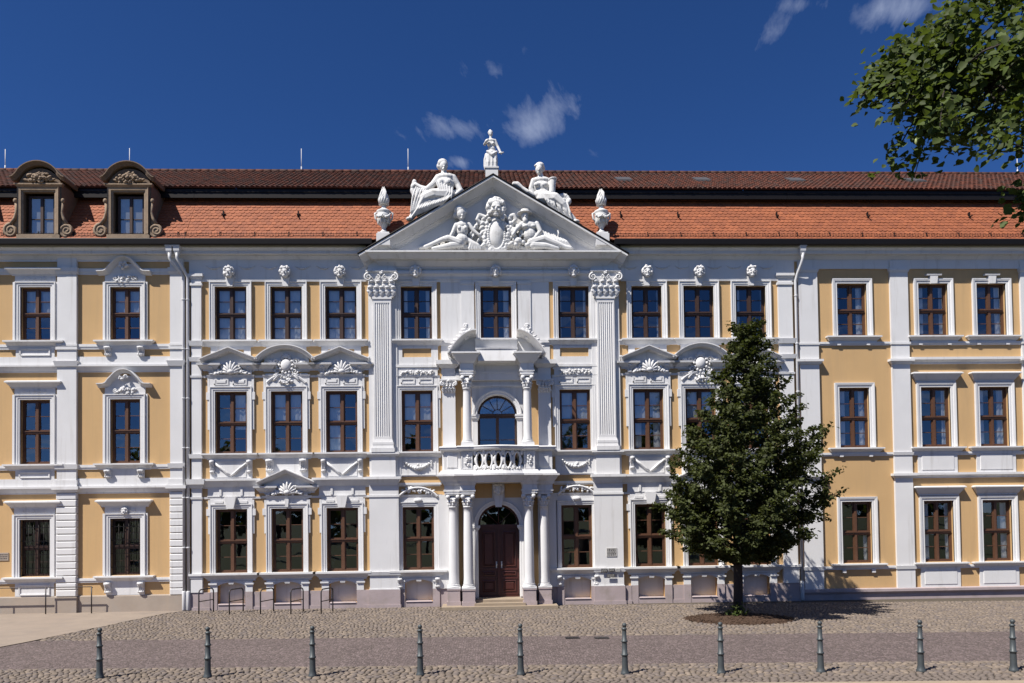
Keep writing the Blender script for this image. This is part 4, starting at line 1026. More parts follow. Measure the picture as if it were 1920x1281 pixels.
# ---- right building
for xa, xb in ((11.97, 12.74), (15.68, 16.40), (21.0, 21.75)):
    m = MB(); m.box(xa, xb, -.10, .02, .42, 13.40); p = build('pilaster', m, M_white, bR)
    c = MB(); c.mould(xa, xb, -.10, [(12.95, 13.02, .02, .04), (13.02, 13.10, .05, .05), (10.06, 10.14, .03, .03), (9.28, 9.38, .04, .10), (9.38, 9.47, .13, .13), (5.66, 5.78, .03, .05), (4.76, 4.84, .04, .09), (4.84, 4.93, .12, .12), (1.16, 1.30, .03, .05)], .12); build('pilaster_band', c, M_white, p)
segs = [(12.74, 15.68), (16.40, 21.0), (21.75, XR1)]
course('frieze', segs, [(13.10, 13.40, .05, .05)], bR)
course('sill_course', segs, [(10.04, 10.10, .04, .05), (10.10, 10.18, .07, .07)], bR)
course('string_course', segs[1:], [(9.28, 9.36, .05, .05), (9.36, 9.44, .07, .14), (9.44, 9.54, .17, .17)], bR)
course('sill_course', segs, [(5.64, 5.70, .04, .05), (5.70, 5.78, .07, .07)], bR)
course('string_course', segs[1:], [(4.74, 4.80, .05, .05), (4.80, 4.86, .07, .12), (4.86, 4.95, .15, .15)], bR)
course('sill_course', segs, [(1.16, 1.22, .04, .05), (1.22, 1.30, .07, .07)], bR)
m = MB(); m.run(XR0 + .01, XR1, 0, [(-.5, .22, .07, .07), (.22, .30, .09, .15), (.30, .40, .17, .17), (.40, .43, .12, .08)]); build('plinth', m, M_pink, bR)
for i, x in enumerate(RX):
    for j, (a, b) in enumerate(RZ):
        m = MB(); surround(m, x, a - .03, b, RW, [(0, .05), (0, -.03), (.012, -.045), (.09, -.045), (.10, -.07), (.17, -.085), (.20, -.085), (.20, .05)])
        sill(m, x, a - .02, RW, .2, .22, .30)
        su = build('window_surround', m, M_white, bR)
        if i == 0 or j == 2:
            k = MB()
            for q in (-1, 1): k.box(*sorted((x + q * .52, x + q * .66)), -.09, .02, a - .38, a - .245)
            build('sill_bracket', k, M_white, su)
        if i and j == 2:
            k = MB(); k.prism([(x - .12, b - .02), (x + .12, b - .02), (x + .16, b + .30), (x - .16, b + .30)], -.13, 0); k.mould(x - .16, x + .16, 0, [(b + .30, b + .36, .14, .15)], .02); build('keystone', k, M_white, su)
        if i and j < 2:
            zt = b + .22; h = MB(); h.mould(x - .78, x + .78, 0, [(zt, zt + .06, .04, .04), (zt + .06, zt + .30, .06, .21), (zt + .30, zt + .34, .24, .24), (zt + .34, zt + .37, .24, .18)]); build('hood', h, M_white, su)
            k = MB(); lo = .43 if j == 0 else 4.95; k.box(x - .80, x + .80, -.045, .02, lo, a - .24); k.cbox(x - .66, x + .66, -.065, -.02, lo + .10, a - .32); build('apron', k, M_white, bR)

# ---- rainwater pipes
def pipe(parent, pts, r=.055):
    m = MB(); m.tube(pts, r, 12); o = build('downpipe', m, M_zinc, parent)
    x, y, z0 = pts[-1]; z = pts[-2][2] - .6; k = MB()
    while z > .5: k.lathe([(r + .004, -.025), (r + .016, -.02), (r + .016, .02), (r + .004, .025)], (x, y, z), 12); k.box(x - .012, x + .012, y, .02, z - .015, z + .015); z -= 1.9
    k.lathe([(r + .004, 0), (r + .02, .03), (r + .02, .7), (r + .004, .74)], (x, y, .02), 12)
    build('pipe_clamp', k, M_zinc, o)
    return o
def hopper(parent, x):
    m = MB(); m.mould(x - .05, x + .05, -.47, [(13.52, 13.66, .01, .05), (13.66, 13.84, .055, .07), (13.84, 13.88, .09, .09)], .14); build('hopper', m, M_zinc, parent)
for x, xe in ((-12.38, -11.98), (-12.10, -11.82)):
    pipe(bL, [(x, -.45, 13.6), (x, -.45, 13.40), (x + .08, -.40, 13.25), (xe - .08, -.22, 12.95), (xe, -.14, 12.78), (xe, -.13, 12.5), (xe, -.13, .0)]); hopper(bL, x)
pipe(bR, [(12.02, -.45, 13.6), (12.02, -.45, 13.38), (11.99, -.38, 13.2), (11.90, -.2, 12.85), (11.85, -.13, 12.6), (11.85, -.13, 0)]); hopper(bR, 12.02)
# ================================================================ portal and balcony of the palace
# ---- ground floor: arched doorway between paired columns
m = MB(); arch_plate(m, -1.30, 1.30, 4.715, 0, .80, -.05, 3.10, .80, -.14, .36); pw = build('portal_wall', m, M_white, bC)
m = MB(); m.sweep([(-.80, .35)] + [(.80 * math.cos(rad(180 - 180 * k / 18)), 3.10 + .80 * math.sin(rad(180 * k / 18))) for k in range(19)] + [(.80, .35)], [(0, -.13), (0, -.17), (.03, -.19), (.10, -.19), (.11, -.22), (.16, -.23), (.17, -.13)])
for q in (-1, 1): m.mould(*sorted((q * .80, q * 1.02)), -.17, [(2.92, 3.0, .03, .06), (3.0, 3.10, .08, .08)], .3)
build('archivolt', m, M_white, pw)
m = MB(); m.prism([(-.12, 3.80), (.12, 3.80), (.20, 4.42), (-.20, 4.42)], -.34, -.1); mask_head(m, 0, -.40, 4.48, .50, 3); m.mould(-.16, .16, -.2, [(4.70, 4.78, .10, .14)], .1); build('keystone_head', m, M_white, pw)
m = MB(); m.box(-1.25, -.24, -.15, -.13, 4.16, 4.70); m.box(.24, 1.25, -.15, -.13, 4.16, 4.70); build('spandrel_panel', m, M_yellow, pw)
# door
d = MB(); d.box(-.80, .80, .26, .36, .28, .36); d.box(-.80, .80, .20, .34, 3.0, 3.12); d.box(-.80, .80, .34, .36, .36, 3.0)
dr = build('door', d, M_door, bC)
for q in (-1, 1):
    lf = MB(); xa, xb = sorted((q * .015, q * .79)); lf.box(xa, xb, .28, .34, .37, 2.99)
    for za, zb in ((.50, .95), (1.12, 1.30), (1.48, 2.85)):
        lf.sweep([(xa + .13, za), (xa + .13, zb), (xb - .13, zb), (xb - .13, za), (xa + .13, za)], [(0, .29), (0, .245), (-.03, .235), (-.05, .27), (-.05, .29)], False); lf.cbox(xa + .21, xb - .21, .25, .30, za + .08, zb - .08, .025)
    lf.box(xa + .06, xb - .06, .235, .28, 1.34, 1.42); lf.box(xa + .06, xb - .06, .245, .28, 1.0, 1.06); lf.box(xa + .05, xb - .05, .25, .28, .38, .46)
    l = build('door_leaf', lf, M_door, dr)
    h = MB(); h.ell((q * .10, .20, 1.55), (.03, .04, .05), None, 8, 6); h.box(q * .10 - .025, q * .10 + .025, .262, .28, 1.42, 1.68); build('handle', h, M_zinc, dr)
st = MB(); st.box(-.045, .045, .215, .28, .37, 2.99); build('astragal', st, M_door, dr)
m = MB(); pts = [(.80 * math.cos(math.pi * k / 18), 3.12 + .78 * math.sin(math.pi * k / 18)) for k in range(19)]; m.prism(pts, .315, .325); build('lunette', m, M_glass, dr)
m = MB(); m.sweep([(.77 * math.cos(rad(180 - 180 * k / 18)), 3.12 + .75 * math.sin(rad(180 * k / 18))) for k in range(19)], [(-.05, .27), (.03, .27), (.03, .33), (-.05, .33)])
for a in (45, 90, 135): m.tube([(0, .30, 3.12), (.75 * math.cos(rad(a)), .30, 3.12 + .74 * math.sin(rad(a)))], .018, 5)
build('lunette_bars', m, M_door, dr)
# steps
m = MB(); m.box(-2.18, 2.16, -1.16, .1, -.2, .09); build('step', m, M_kerb, bC)
m = MB(); m.box(-.96, .96, -.95, .1, .09, .19); build('step', m, M_kerb, bC)
m = MB(); m.box(-.90, .90, -.68, .36, .19, .29); build('step', m, M_kerb, bC)
# pedestals and columns
for x, y, hw in ((-1.17, -.63, .235), (1.13, -.63, .235), (-1.74, -.39, .235), (1.73, -.39, .235)):
    m = MB(); m.box(x - hw - .03, x + hw + .03, y - hw - .03, -.02, .09, .24); m.box(x - hw, x + hw, y - hw, -.02, .24, .66); m.box(x - hw - .02, x + hw + .02, y - hw - .02, -.02, .66, .72)
    build('pedestal', m, M_pink, bC)
    column(bC, x, y, .72, 4.28, .185, .44)
for x in (-1.17, 1.13, -1.74, 1.73):
    m = MB(); m.box(x - .20, x + .20, -.20, .02, .72, 4.28); m.mould(x - .20, x + .20, -.2, [(.72, .82, .04, .03), (3.88, 3.92, .02, .02), (4.2, 4.28, .03, .05)], .2); build('respond', m, M_white, bC)
for q in (-1, 1):
    m = MB(); m.box(*sorted((q * 1.94, q * 2.30)), -.10, .02, .69, 4.3); m.mould(*sorted((q * 1.94, q * 2.30)), -.10, [(1.24, 1.38, .03, .05)], .1); build('portal_strip', m, M_white, bC)
# balcony
def outl(e=0.0):
    a = [(-2.12, .04), (-2.12, -.62), (-1.44, -.66), (-1.44, -.90), (-.90, -.90)]
    b = [(-.90 + 1.80 * t, -.90 - .28 * math.sin(math.pi * t)) for t in [k / 14 for k in range(1, 14)]]
    return a + b + [(.90, -.90), (1.42, -.90), (1.42, -.66), (2.10, -.62), (2.10, .04)]
for q in (-1, 1):
    ol_ = [(-2.06, .04), (-2.06, -.59), (-1.46, -.61), (-1.46, -.85), (-.90, -.85), (-.90, .04)]
    if q > 0: ol_ = [(-x, y) for x, y in ol_[::-1]]
    eb = MB(); eb.plan(ol_, [(4.30, 4.40, 0, 0), (4.40, 4.47, .03, .03), (4.47, 4.64, .0, .0), (4.64, 4.72, .02, .06)]); build('entablature_block', eb, M_white, bC)
m = MB(); m.plan(outl(), [(4.72, 4.78, .02, .04), (4.78, 4.98, .05, .19), (4.98, 5.05, .22, .22)])
bal = build('balcony', m, M_white, bC)
m = MB(); m.plan(outl(), [(5.05, 5.15, .14, .10), (5.15, 5.20, .08, .06)]); build('balcony_base', m, M_white, bal)
rail = [p for p in outl()]
m = MB(); m.plan(rail, [(5.92, 5.97, .01, .05), (5.97, 6.07, .09, .12), (6.07, 6.11, .13, .09)]); m2 = build('handrail', m, M_white, bal)
def pier(x0, x1, y0, y1, z0=5.20, z1=5.92): return MB().box(x0, x1, y0, y1, z0, z1)
for q in (-1, 1):
    xa, xb = sorted((q * .96, q * 1.40)); p = pier(xa, xb, -.86, -.50); rosette_cluster(p, (xa + xb) / 2, 5.56, .2, .5, -.86, 16, .045, 8 + q, .05)
    p.sweep([(xa + .05, 5.26), (xa + .05, 5.86), (xb - .05, 5.86), (xb - .05, 5.26), (xa + .05, 5.26)], [(0, -.85), (0, -.88), (.03, -.88), (.03, -.85)], False); build('balcony_pier', p, M_white, bal)
    xa, xb = sorted((q * 1.42, q * 2.06)); p = pier(xa, xb, -.60, -.30); p.cbox(xa + .12, xb - .12, -.625, -.59, 5.30, 5.82, .02); build('balcony_pier', p, M_white, bal)
    xa, xb = sorted((q * 1.98, q * 2.06)); build('balcony_side', pier(xa, xb, -.30, .02), M_white, bal)
NB = 5
for k in range(NB):                                            # bowed front pierced by tall ovals
    t = (k + .5) / NB; x = -.88 + 1.76 * t; y = -.83 - .27 * math.sin(math.pi * t); sl = -.27 * math.pi * math.cos(math.pi * t) / 1.76
    b = MB(); pts = []
    for a in range(21):
        w = 2 * math.pi * a / 20; u = .130 * math.sin(w); pts.append((x + u, y + sl * u, 5.56 + .305 * math.cos(w)))
    b.tube(pts, .045, 8)
    for q in (-1, 1):
        for zz in (5.26, 5.86): b.ell((x + q * .176, y + sl * q * .176, zz), (.085, .045, .13), None, 8, 6)
        b.ell((x + q * .176, y + sl * q * .176, 5.56), (.035, .05, .13), None, 7, 5)
    build('baluster', b, M_white, bal)
m = MB()
for k in range(16): rosette_cluster(m, -.86 + 1.72 * (k + .5) / 16, 5.24, .09, .07, -.96 - .27 * math.sin(math.pi * (k + .5) / 16), 3, .035, k, .03)
build('balcony_relief', m, M_white, bal)

# ---- first floor: glazed door under a broken pediment
m = MB(); arch_plate(m, -1.00, 1.00, 8.72, 0, .77, 5.05, 7.40, .77, -.05, .36); m.box(-1.6, 1.58, -.20, .05, 8.72, 9.0); uw = build('balcony_wall', m, M_white, bC)
m = MB(); m.sweep([(-.77, 7.40)] + [(.77 * math.cos(rad(180 - 180 * k / 18)), 7.40 + .77 * math.sin(rad(180 * k / 18))) for k in range(1, 18)] + [(.77, 7.40)], [(0, -.04), (0, -.09), (.03, -.11), (.10, -.11), (.11, -.14), (.17, -.15), (.18, -.04)])
for q in (-1, 1): m.box(*sorted((q * .77, q * .97)), -.09, -.04, 5.2, 7.2); m.mould(*sorted((q * .77, q * .97)), -.09, [(7.18, 7.25, .02, .04), (7.25, 7.33, .06, .06), (7.33, 7.40, .08, .08)], .3)
m.mould(-.95, .95, -.05, [(8.44, 8.50, .02, .04), (8.50, 8.56, .06, .06)], .05)
build('archivolt', m, M_white, uw)
fd = MB(); W_, zt = .75, 7.36
fd.box(-W_, -W_ + .07, .20, .28, 5.1, zt); fd.box(W_ - .07, W_, .20, .28, 5.1, zt); fd.box(-.06, .06, .18, .28, 5.1, zt); fd.box(-W_, W_, .17, .30, zt, zt + .10)
for xa, xb in ((-W_ + .07, -.06), (.06, W_ - .07)): fd.box(xa, xb, .21, .27, 5.1, 5.5); fd.box(xa, xb, .21, .27, zt - .07, zt); fd.box(xa, xb, .22, .26, 6.42, 6.45)
fd.sweep([(.74 * math.cos(rad(180 - 180 * k / 18)), 7.42 + .72 * math.sin(rad(180 * k / 18))) for k in range(19)], [(-.05, .19), (.04, .19), (.04, .28), (-.05, .28)])
for a in (30, 60, 90, 120, 150): fd.tube([(.16 * math.cos(rad(a)), .24, 7.45 + .16 * math.sin(rad(a))), (.70 * math.cos(rad(a)), .24, 7.44 + .70 * math.sin(rad(a)))], .016, 5)
fd.sweep(arc(0, 7.45, .17, 180, 0, 10), [(0, .22), (.025, .22), (.025, .26), (0, .26)])
f = build('balcony_door', fd, M_dwood, bC)
for xa, xb in ((-W_ + .07, -.06), (.06, W_ - .07)):
    for za, zb in ((5.5, 6.42), (6.45, zt - .07)): build('pane', MB().add([(xa, .24, za), (xb, .24, za), (xb, .24, zb), (xa, .24, zb)], [(0, 1, 2, 3)]), M_glass, f)
build('fanlight', MB().prism([(.72 * math.cos(math.pi * k / 18), 7.44 + .70 * math.sin(math.pi * k / 18)) for k in range(19)], .245, .25), M_glass, f)
# columns, outer pilasters
for x in (-1.16, 1.14):
    m = MB(); m.box(x - .24, x + .24, -.84, -.3, 6.11, 6.20); build('pedestal', m, M_white, bC)
    column(bC, x, -.60, 6.20, 8.80, .165, .46, .14)
for xa, xb in ((-2.12, -1.62), (1.60, 2.08)):
    m = MB(); m.box(xa, xb, -.16, .02, 5.05, 8.30); m.mould(xa, xb, -.16, [(5.05, 6.0, .03, .03), (6.0, 6.12, .05, .05), (6.12, 6.2, .04, .0)], .16); p = build('pilaster', m, M_white, bC)
    c = MB(); flat_capital(c, (xa + xb) / 2, -.06, 8.22, 8.66, .46, .12, 5); build('capital', c, M_white, p)
    k = MB(); k.mould(xa, xb, -.16, [(8.76, 8.88, .03, .03), (8.88, 9.2, .01, .01), (9.2, 9.32, .04, .18), (9.32, 9.48, .22, .22)], .16); build('pilaster_entablature', k, M_white, p)
ol = [(-1.58, .04), (-1.58, -.80), (-.78, -.80), (-.70, -.34), (.68, -.34), (.76, -.80), (1.56, -.80), (1.56, .04)]
m = MB(); m.plan(ol, [(8.87, 8.98, -.16, -.16), (8.98, 9.06, -.13, -.13), (9.06, 9.30, -.16, -.16), (9.30, 9.34, -.12, -.10), (9.34, 9.62, -.08, .10), (9.62, 9.68, .14, .14)])
ent = build('hood_entablature', m, M_white, bC)
m = MB(); m.add([(-.72, -.74, 9.36), (.70, -.74, 9.36), (.70, -.3, 9.36), (-.72, -.3, 9.36), (-.78, -.66, 9.82), (.76, -.66, 9.82), (.76, -.2, 9.82), (-.78, -.2, 9.82)], [(0, 3, 2, 1), (4, 5, 6, 7), (0, 1, 5, 4), (1, 2, 6, 5), (2, 3, 7, 6), (3, 0, 4, 7)]); m.run(-.82, .80, -.2, [(9.82, 9.87, .49, .50), (9.87, 10.24, .08, .24), (10.24, 10.30, .27, .27)], .2); build('hood_panel', m, M_white, ent)
for q in (-1, 1):                                              # halves of the broken segmental pediment
    path = [(q * (1.76 - .98 * t), 9.58 + .84 * math.sin(t * math.pi / 2) ** .85) for t in [k / 12 for k in range(13)]]
    if q > 0: path = path[::-1]
    h = MB(); h.sweep(path, [(0, .03), (0, -.22), (.015, -.26), (.095, -.80), (.10, -.86), (.135, -.86), (.135, .03)])
    h.prism([(q * 1.62, 9.64), (q * .80, 9.64), (q * .80, 10.40), (q * 1.1, 10.24), (q * 1.4, 9.98)][::-q], -.06, 0.0)
    hp = build('broken_pediment', h, M_white, bC)
    r = MB(); cx = q * 1.20; rosette_cluster(r, cx, 10.50, .36, .36, -.40, 26, .06, 9 + q, .12); mask_head(r, cx - q * .02, -.40, 10.74, .24, q)
    r.limb((cx, -.40, 10.36), .13, (cx - q * .01, -.40, 10.62), .08)
    for k in range(5): leaf(r, cx + q * .10 * k, -.42, 10.40 - .10 * k, 90 - q * (60 + 10 * k), .28, .10, .06)
    for k in range(3): leaf(r, cx - q * .05, -.42, 10.40, 90 + q * (30 + 22 * k), .34, .10, .07)
    build('carved_crest', r, M_white, hp)

# ---- sculpture in the gable field
def PX(px, py, Y): x, z = P(px, py, Y); return (x, Y, z)
def chain(mb, pts, Y0):
    """limb through measured joints: (px, py, dy, radius)"""
    for a, b in zip(pts, pts[1:]): mb.limb(PX(a[0], a[1], Y0 + a[2]), a[3], PX(b[0], b[1], Y0 + b[2]), b[3])
YB = -.22
m = MB()
# floor of rocks and drapery
for k in range(34):
    px = 792 + k * 8.4; m.ell(PX(px, 467 - 3 * math.sin(k * .7) - 2, YB + .02), (random.uniform(.12, .2), .14, random.uniform(.06, .12)), (0, random.uniform(-.4, .4), 0), 8, 5)
# left: seated nude woman leaning on a jar
m.ell(PX(864, 402, YB - .16), (.185, .19, .23), None, 12, 8); m.ell(PX(861, 395, YB - .13), (.21, .20, .18), None, 10, 7); m.ell(PX(854, 404, YB - .1), (.10, .12, .13), None); m.ell(PX(867, 404, YB - .35), (.035, .06, .055), None); m.ell(PX(866, 409, YB - .30), (.06, .05, .03), None)
for k in range(9): m.ell(PX(864 + 9.5 * math.cos(rad(20 * k)), 398 - 8 * math.sin(rad(20 * k)), YB - .16), .06, None, 7, 5)
chain(m, [(865, 410, -.13, .08), (866, 418, -.12, .10)], YB)
m.ell(PX(867, 423, YB - .14), (.27, .16, .16), None, 12, 8)
m.ell(PX(867, 433, YB - .14), (.23, .17, .24), None, 12, 8); m.ell(PX(861, 427, YB - .28), (.08, .06, .08), None); m.ell(PX(873, 427, YB - .28), (.08, .06, .08), None)
m.ell(PX(866, 449, YB - .14), (.25, .18, .22), None, 12, 8)
chain(m, [(862, 455, -.18, .16), (840, 447, -.20, .13), (828, 450, -.2, .10), (808, 459, -.18, .08), (797, 463, -.16, .07)], YB)
chain(m, [(864, 458, -.16, .15), (846, 460, -.22, .12), (826, 464, -.2, .09), (812, 466, -.18, .07)], YB)
chain(m, [(879, 421, -.12, .085), (888, 433, -.14, .075), (898, 441, -.16, .06)], YB)
chain(m, [(855, 421, -.14, .085), (849, 436, -.2, .075), (843, 447, -.24, .055)], YB)
for k in range(5): chain(m, [(872 + 3 * k, 444 + 2 * k, -.14, .05), (884 + 3 * k, 456 + k, -.17, .07), (880 + 5 * k, 466, -.16, .06)], YB)
# right: bearded man with hat, drapery trailing
m.ell(PX(984, 405, YB - .16), (.155, .17, .20), None, 12, 8); m.lathe([(.001, .16), (.15, .12), (.19, .02), (.30, -.02), (.30, -.05), (.1, -.05)], PX(984, 399, YB - .14), 14); m.ell(PX(985, 413, YB - .26), (.11, .10, .14), None); m.ell(PX(985, 405, YB - .33), (.035, .06, .05), None)
m.ell(PX(992, 424, YB - .14), (.32, .18, .20), None, 12, 8); m.ell(PX(985, 424, YB - .28), (.11, .07, .08), None); m.ell(PX(999, 424, YB - .27), (.11, .07, .08), None)
m.ell(PX(994, 440, YB - .14), (.25, .18, .28), None, 12, 8)
chain(m, [(1006, 420, -.14, .11), (1013, 434, -.2, .09), (1002, 448, -.24, .07), (994, 452, -.26, .06)], YB)
chain(m, [(979, 420, -.14, .10), (968, 430, -.2, .085), (962, 440, -.24, .065)], YB)
chain(m, [(996, 455, -.16, .17), (1020, 448, -.2, .15), (1040, 456, -.2, .12), (1058, 463, -.18, .08), (1070, 465, -.18, .07)], YB)
chain(m, [(1000, 460, -.2, .15), (1022, 461, -.24, .12), (1046, 466, -.2, .08)], YB)
for k in range(9):
    a = 1012 + 5.5 * k; chain(m, [(a, 432 + 2.2 * k, -.10, .05), (a + 6, 446 + k, -.17, .065), (a + 12, 462, -.16, .06)], YB)
for k in range(6): m.ell(PX(960 + 7 * k, 456 + 4 * math.sin(k * 2), YB - .2), (.10, .10, .09), None)
m.ell(PX(972, 452, YB - .2), (.16, .14, .14), None); m.ell(PX(964, 432, YB - .15), (.12, .1, .12), None)
# middle: wigged head, oval shield with scrolled frame
m.ell(PX(930, 391, YB - .20), (.22, .22, .30), None, 14, 9); m.ell(PX(930, 392, YB - .43), (.045, .07, .09), None); m.ell(PX(930, 402.5, YB - .38), (.11, .07, .06), None); m.ell(PX(930, 398.5, YB - .42), (.08, .04, .025), None)
for q in (-1, 1): m.ell(PX(930 + q * 5, 386.5, YB - .41), (.08, .05, .028), (0, q * .2, 0)); m.ell(PX(930 + q * 6, 394, YB - .36), (.07, .06, .06), None)
for k in range(26):
    a = rad(-55 + 290 * k / 25); m.ell(PX(930 + 14.5 * math.cos(a), 389 - 15 * math.sin(a), YB - .12 - random.uniform(0, .1)), random.uniform(.08, .12), None, 8, 6)
for k in range(9): m.ell(PX(930 + (k - 4) * 3.2, 377 + abs(k - 4) * .9, YB - .30), (.05, .06, .09), (0, (k - 4) * .12, 0), 8, 6)
for q in (-1, 1):
    for k in range(6): m.ell(PX(930 + q * (14 + 2 * math.sin(k * 2)), 386 + 5 * k, YB - .18), (.085, .11, .07), None, 8, 6)
for k in range(30):
    a = 2 * math.pi * k / 30; q = 1 + .10 * math.sin(6 * a); m.ell(PX(931 + 21 * q * math.cos(a), 440 - 32 * q * math.sin(a), YB - .08), (.10, .13, .10), None, 8, 6)
for q in (-1, 1):
    for k in range(7): m.ell(PX(931 + q * (24 + 3 * math.sin(k)), 412 + 8 * k, YB - .05), (.14, .14, .10), (0, q * .6, 0), 8, 6)
    chain(m, [(931 + q * 20, 408, -.1, .08), (931 + q * 32, 404, -.1, .09), (931 + q * 36, 412, -.1, .08), (931 + q * 30, 418, -.1, .06)], YB)
    for k in range(6): m.ell(PX(931 + q * (34 + 4 * k), 418 + 6 * k + 2 * math.sin(3 * k), YB - .02), (.10, .12, .08), (0, q * .9, 0), 8, 6)
m.ell(PX(931, 440, YB - .10), (.31, .17, .56), None, 18, 12)
for k in range(40):                                            # beaded rim of the shield
    a = 2 * math.pi * k / 40; m.ell(PX(931 + 15.5 * math.cos(a), 440 - 28 * math.sin(a), YB - .16), (.05, .06, .05), None, 6, 4)
# drapery, foliage and trophies filling the field behind the figures
fr_ = random.Random(77)
for k in range(150):
    px = fr_.uniform(800, 1062); lim = 469 - .50 * (131 - abs(px - 930)); py = fr_.uniform(max(lim, 405), 468); a = fr_.uniform(-1.2, 1.2)
    m.ell(PX(px, py, YB + fr_.uniform(-.02, .06)), (fr_.uniform(.06, .15), fr_.uniform(.06, .11), fr_.uniform(.03, .06)), (0, a, 0), 7, 5)
for k in range(26):
    px = fr_.choice((fr_.uniform(880, 905), fr_.uniform(955, 978), fr_.uniform(1008, 1052))); py = fr_.uniform(432, 458); chain(m, [(px, py - 6, -.08, .03), (px + fr_.uniform(-5, 5), py + 2, -.14, .035), (px + fr_.uniform(-8, 8), py + 10, -.10, .03)], YB)
sculpt('gable_relief', m, .017, M_sculpt, ty, 1)
# ================================================================ free-standing sculpture on the gable
def statue_base(mb, x, y, z0, z1, w):
    mb.box(x - w, x + w, y - w, y + w, z0, z1)
YS = -.36
# middle: standing draped figure
o = thing('statue', 'white standing draped statue on the peak of the gable', 'statue', PX(922, 331, YS))
b = MB(); x, y, z = PX(922, 331, YS); b.box(x - .24, x + .24, y - .24, y + .24, z - .12, z + .22); b.box(x - .27, x + .27, y - .27, y + .27, z + .22, z + .27); build('base', b, M_white, o)
m = MB()
m.ell(PX(920, 251, YS), (.085, .10, .115), None, 12, 9); m.ell(PX(919.5, 249, YS + .02), (.105, .11, .09), None, 10, 7); m.ell(PX(920.5, 252, YS - .10), (.015, .03, .03), None); m.ell(PX(919, 246, YS + .05), (.06, .07, .06), None)
chain(m, [(920, 256, 0, .05), (920, 261, 0, .06)], YS)
m.ell(PX(920.5, 264.5, YS), (.20, .11, .09), None, 12, 8); m.ell(PX(921, 271, YS), (.165, .12, .17), None, 12, 8); m.ell(PX(922, 280, YS), (.15, .115, .13), None, 12, 8); m.ell(PX(922, 287, YS), (.19, .14, .13), None, 12, 8)
for q in (-1, 1): m.ell(PX(920.5 + q * 4, 269, YS - .10), (.06, .05, .06), None)
chain(m, [(913, 264, 0, .065), (908.5, 271, -.05, .055), (911, 265.5, -.16, .045), (915, 262, -.18, .04)], YS)
chain(m, [(928, 264, 0, .065), (933, 275, 0, .055), (938, 285, -.08, .045), (940, 288, -.1, .04)], YS)
m.limb(PX(936, 287, YS - .12), .03, PX(944, 286, YS - .12), .025)
chain(m, [(918, 289, 0, .13), (916.5, 303, -.06, .105), (916, 318, 0, .09)], YS)
chain(m, [(926, 289, 0, .13), (928.5, 303, -.02, .11), (928, 318, 0, .10)], YS)
for k in range(9): chain(m, [(914 + 2 * k, 288 + abs(k - 4), -.09, .045), (912.5 + 2.3 * k + math.sin(k * 2), 304, -.11 - .03 * math.sin(k * 2.1), .045), (912 + 2.5 * k, 319, -.08, .05)], YS)
chain(m, [(912, 290, 0, .06), (909, 300, 0, .05), (909, 312, 0, .05), (911, 319, 0, .05)], YS); chain(m, [(914, 284, -.1, .05), (922, 290, -.15, .055), (931, 285, -.1, .05)], YS)
for q in (-1, 1): m.limb(PX(919 + q * 5, 318.5, YS - .02), .05, PX(919 + q * 6, 319, YS - .18), .04)
sculpt('figure', m, .013, M_sculpt, o, 1)

# left: woman seated on the slope, drapery to her feet
o = thing('statue', 'white seated woman statue on the left slope of the gable', 'statue', PX(828, 390, YS))
m = MB(); H = lambda px, py, dy=0: PX(px, py, YS + dy)
m.ell(H(832, 311, -.05), (.16, .18, .20), None, 12, 9); m.ell(H(830, 306, 0), (.20, .20, .16), None, 12, 8); m.ell(H(824, 312, .05), (.12, .13, .14), None); m.ell(H(833, 312, -.24), (.03, .05, .045), None); m.ell(H(832, 317, -.17), (.07, .06, .05), None); m.ell(H(831, 303, -.02), (.15, .16, .07), None)
chain(m, [(832, 319, 0, .10), (833, 328, 0, .13)], YS)
m.ell(H(835, 333), (.40, .22, .17), None, 14, 8); m.ell(H(835, 346), (.36, .25, .33), None, 14, 9); m.ell(H(836, 362), (.34, .26, .28), None, 14, 9)
for q in (-1, 1): m.ell(H(833 + q * 7, 341, -.20), (.13, .10, .13), None)
chain(m, [(849, 334, 0, .15), (858, 347, .0, .12), (864, 358, -.08, .10), (856, 364, -.2, .08)], YS)
chain(m, [(822, 334, 0, .15), (812, 346, -.1, .12), (800, 355, -.18, .10), (788, 351, -.12, .08), (779, 346, -.08, .08)], YS)
chain(m, [(838, 368, -.05, .30), (812, 366, -.2, .24), (796, 372, -.22, .20), (784, 392, -.18, .16), (772, 407, -.16, .11)], YS)
chain(m, [(842, 374, .1, .28), (820, 378, -.02, .22), (800, 386, -.05, .18), (786, 402, -.05, .13)], YS)
chain(m, [(776, 346, .05, .10), (775, 358, .05, .13), (780, 366, .05, .16), (790, 362, .05, .16), (802, 358, .05, .18)], YS)
m.ell(H(777, 343, 0), (.10, .10, .14), None); m.ell(H(774, 350, 0), (.09, .10, .12), None)
for k in range(11): chain(m, [(780 + 3.6 * k, 351 + 1.2 * k, -.24, .032), (774 + 3.8 * k + 2 * math.sin(k * 2), 368 + 1.0 * k, -.33, .038), (770 + 2.6 * k, 398 - 1.6 * k, -.29, .03)], YS)
for k in range(7): chain(m, [(818 + 5 * k, 340 + 2 * k, -.26, .035), (824 + 4 * k, 356 + k, -.31, .035), (810 + 6 * k, 371, -.30, .035)], YS)
for k in range(12): chain(m, [(846 - 5 * k, 366 + 1.2 * k, -.30, .03), (838 - 5 * k, 374 + 1.6 * k, -.36, .032), (826 - 5 * k, 386 + 2 * k, -.26, .03)], YS)
m.ell(H(768, 411, -.18), (.15, .16, .08), None); chain(m, [(850, 370, .1, .2), (862, 356, .1, .12), (868, 362, .1, .1)], YS); chain(m, [(780, 395, .1, .2), (800, 390, .1, .25), (830, 375, .1, .3)], YS)
sculpt('figure', m, .017, M_sculpt, o, 1)

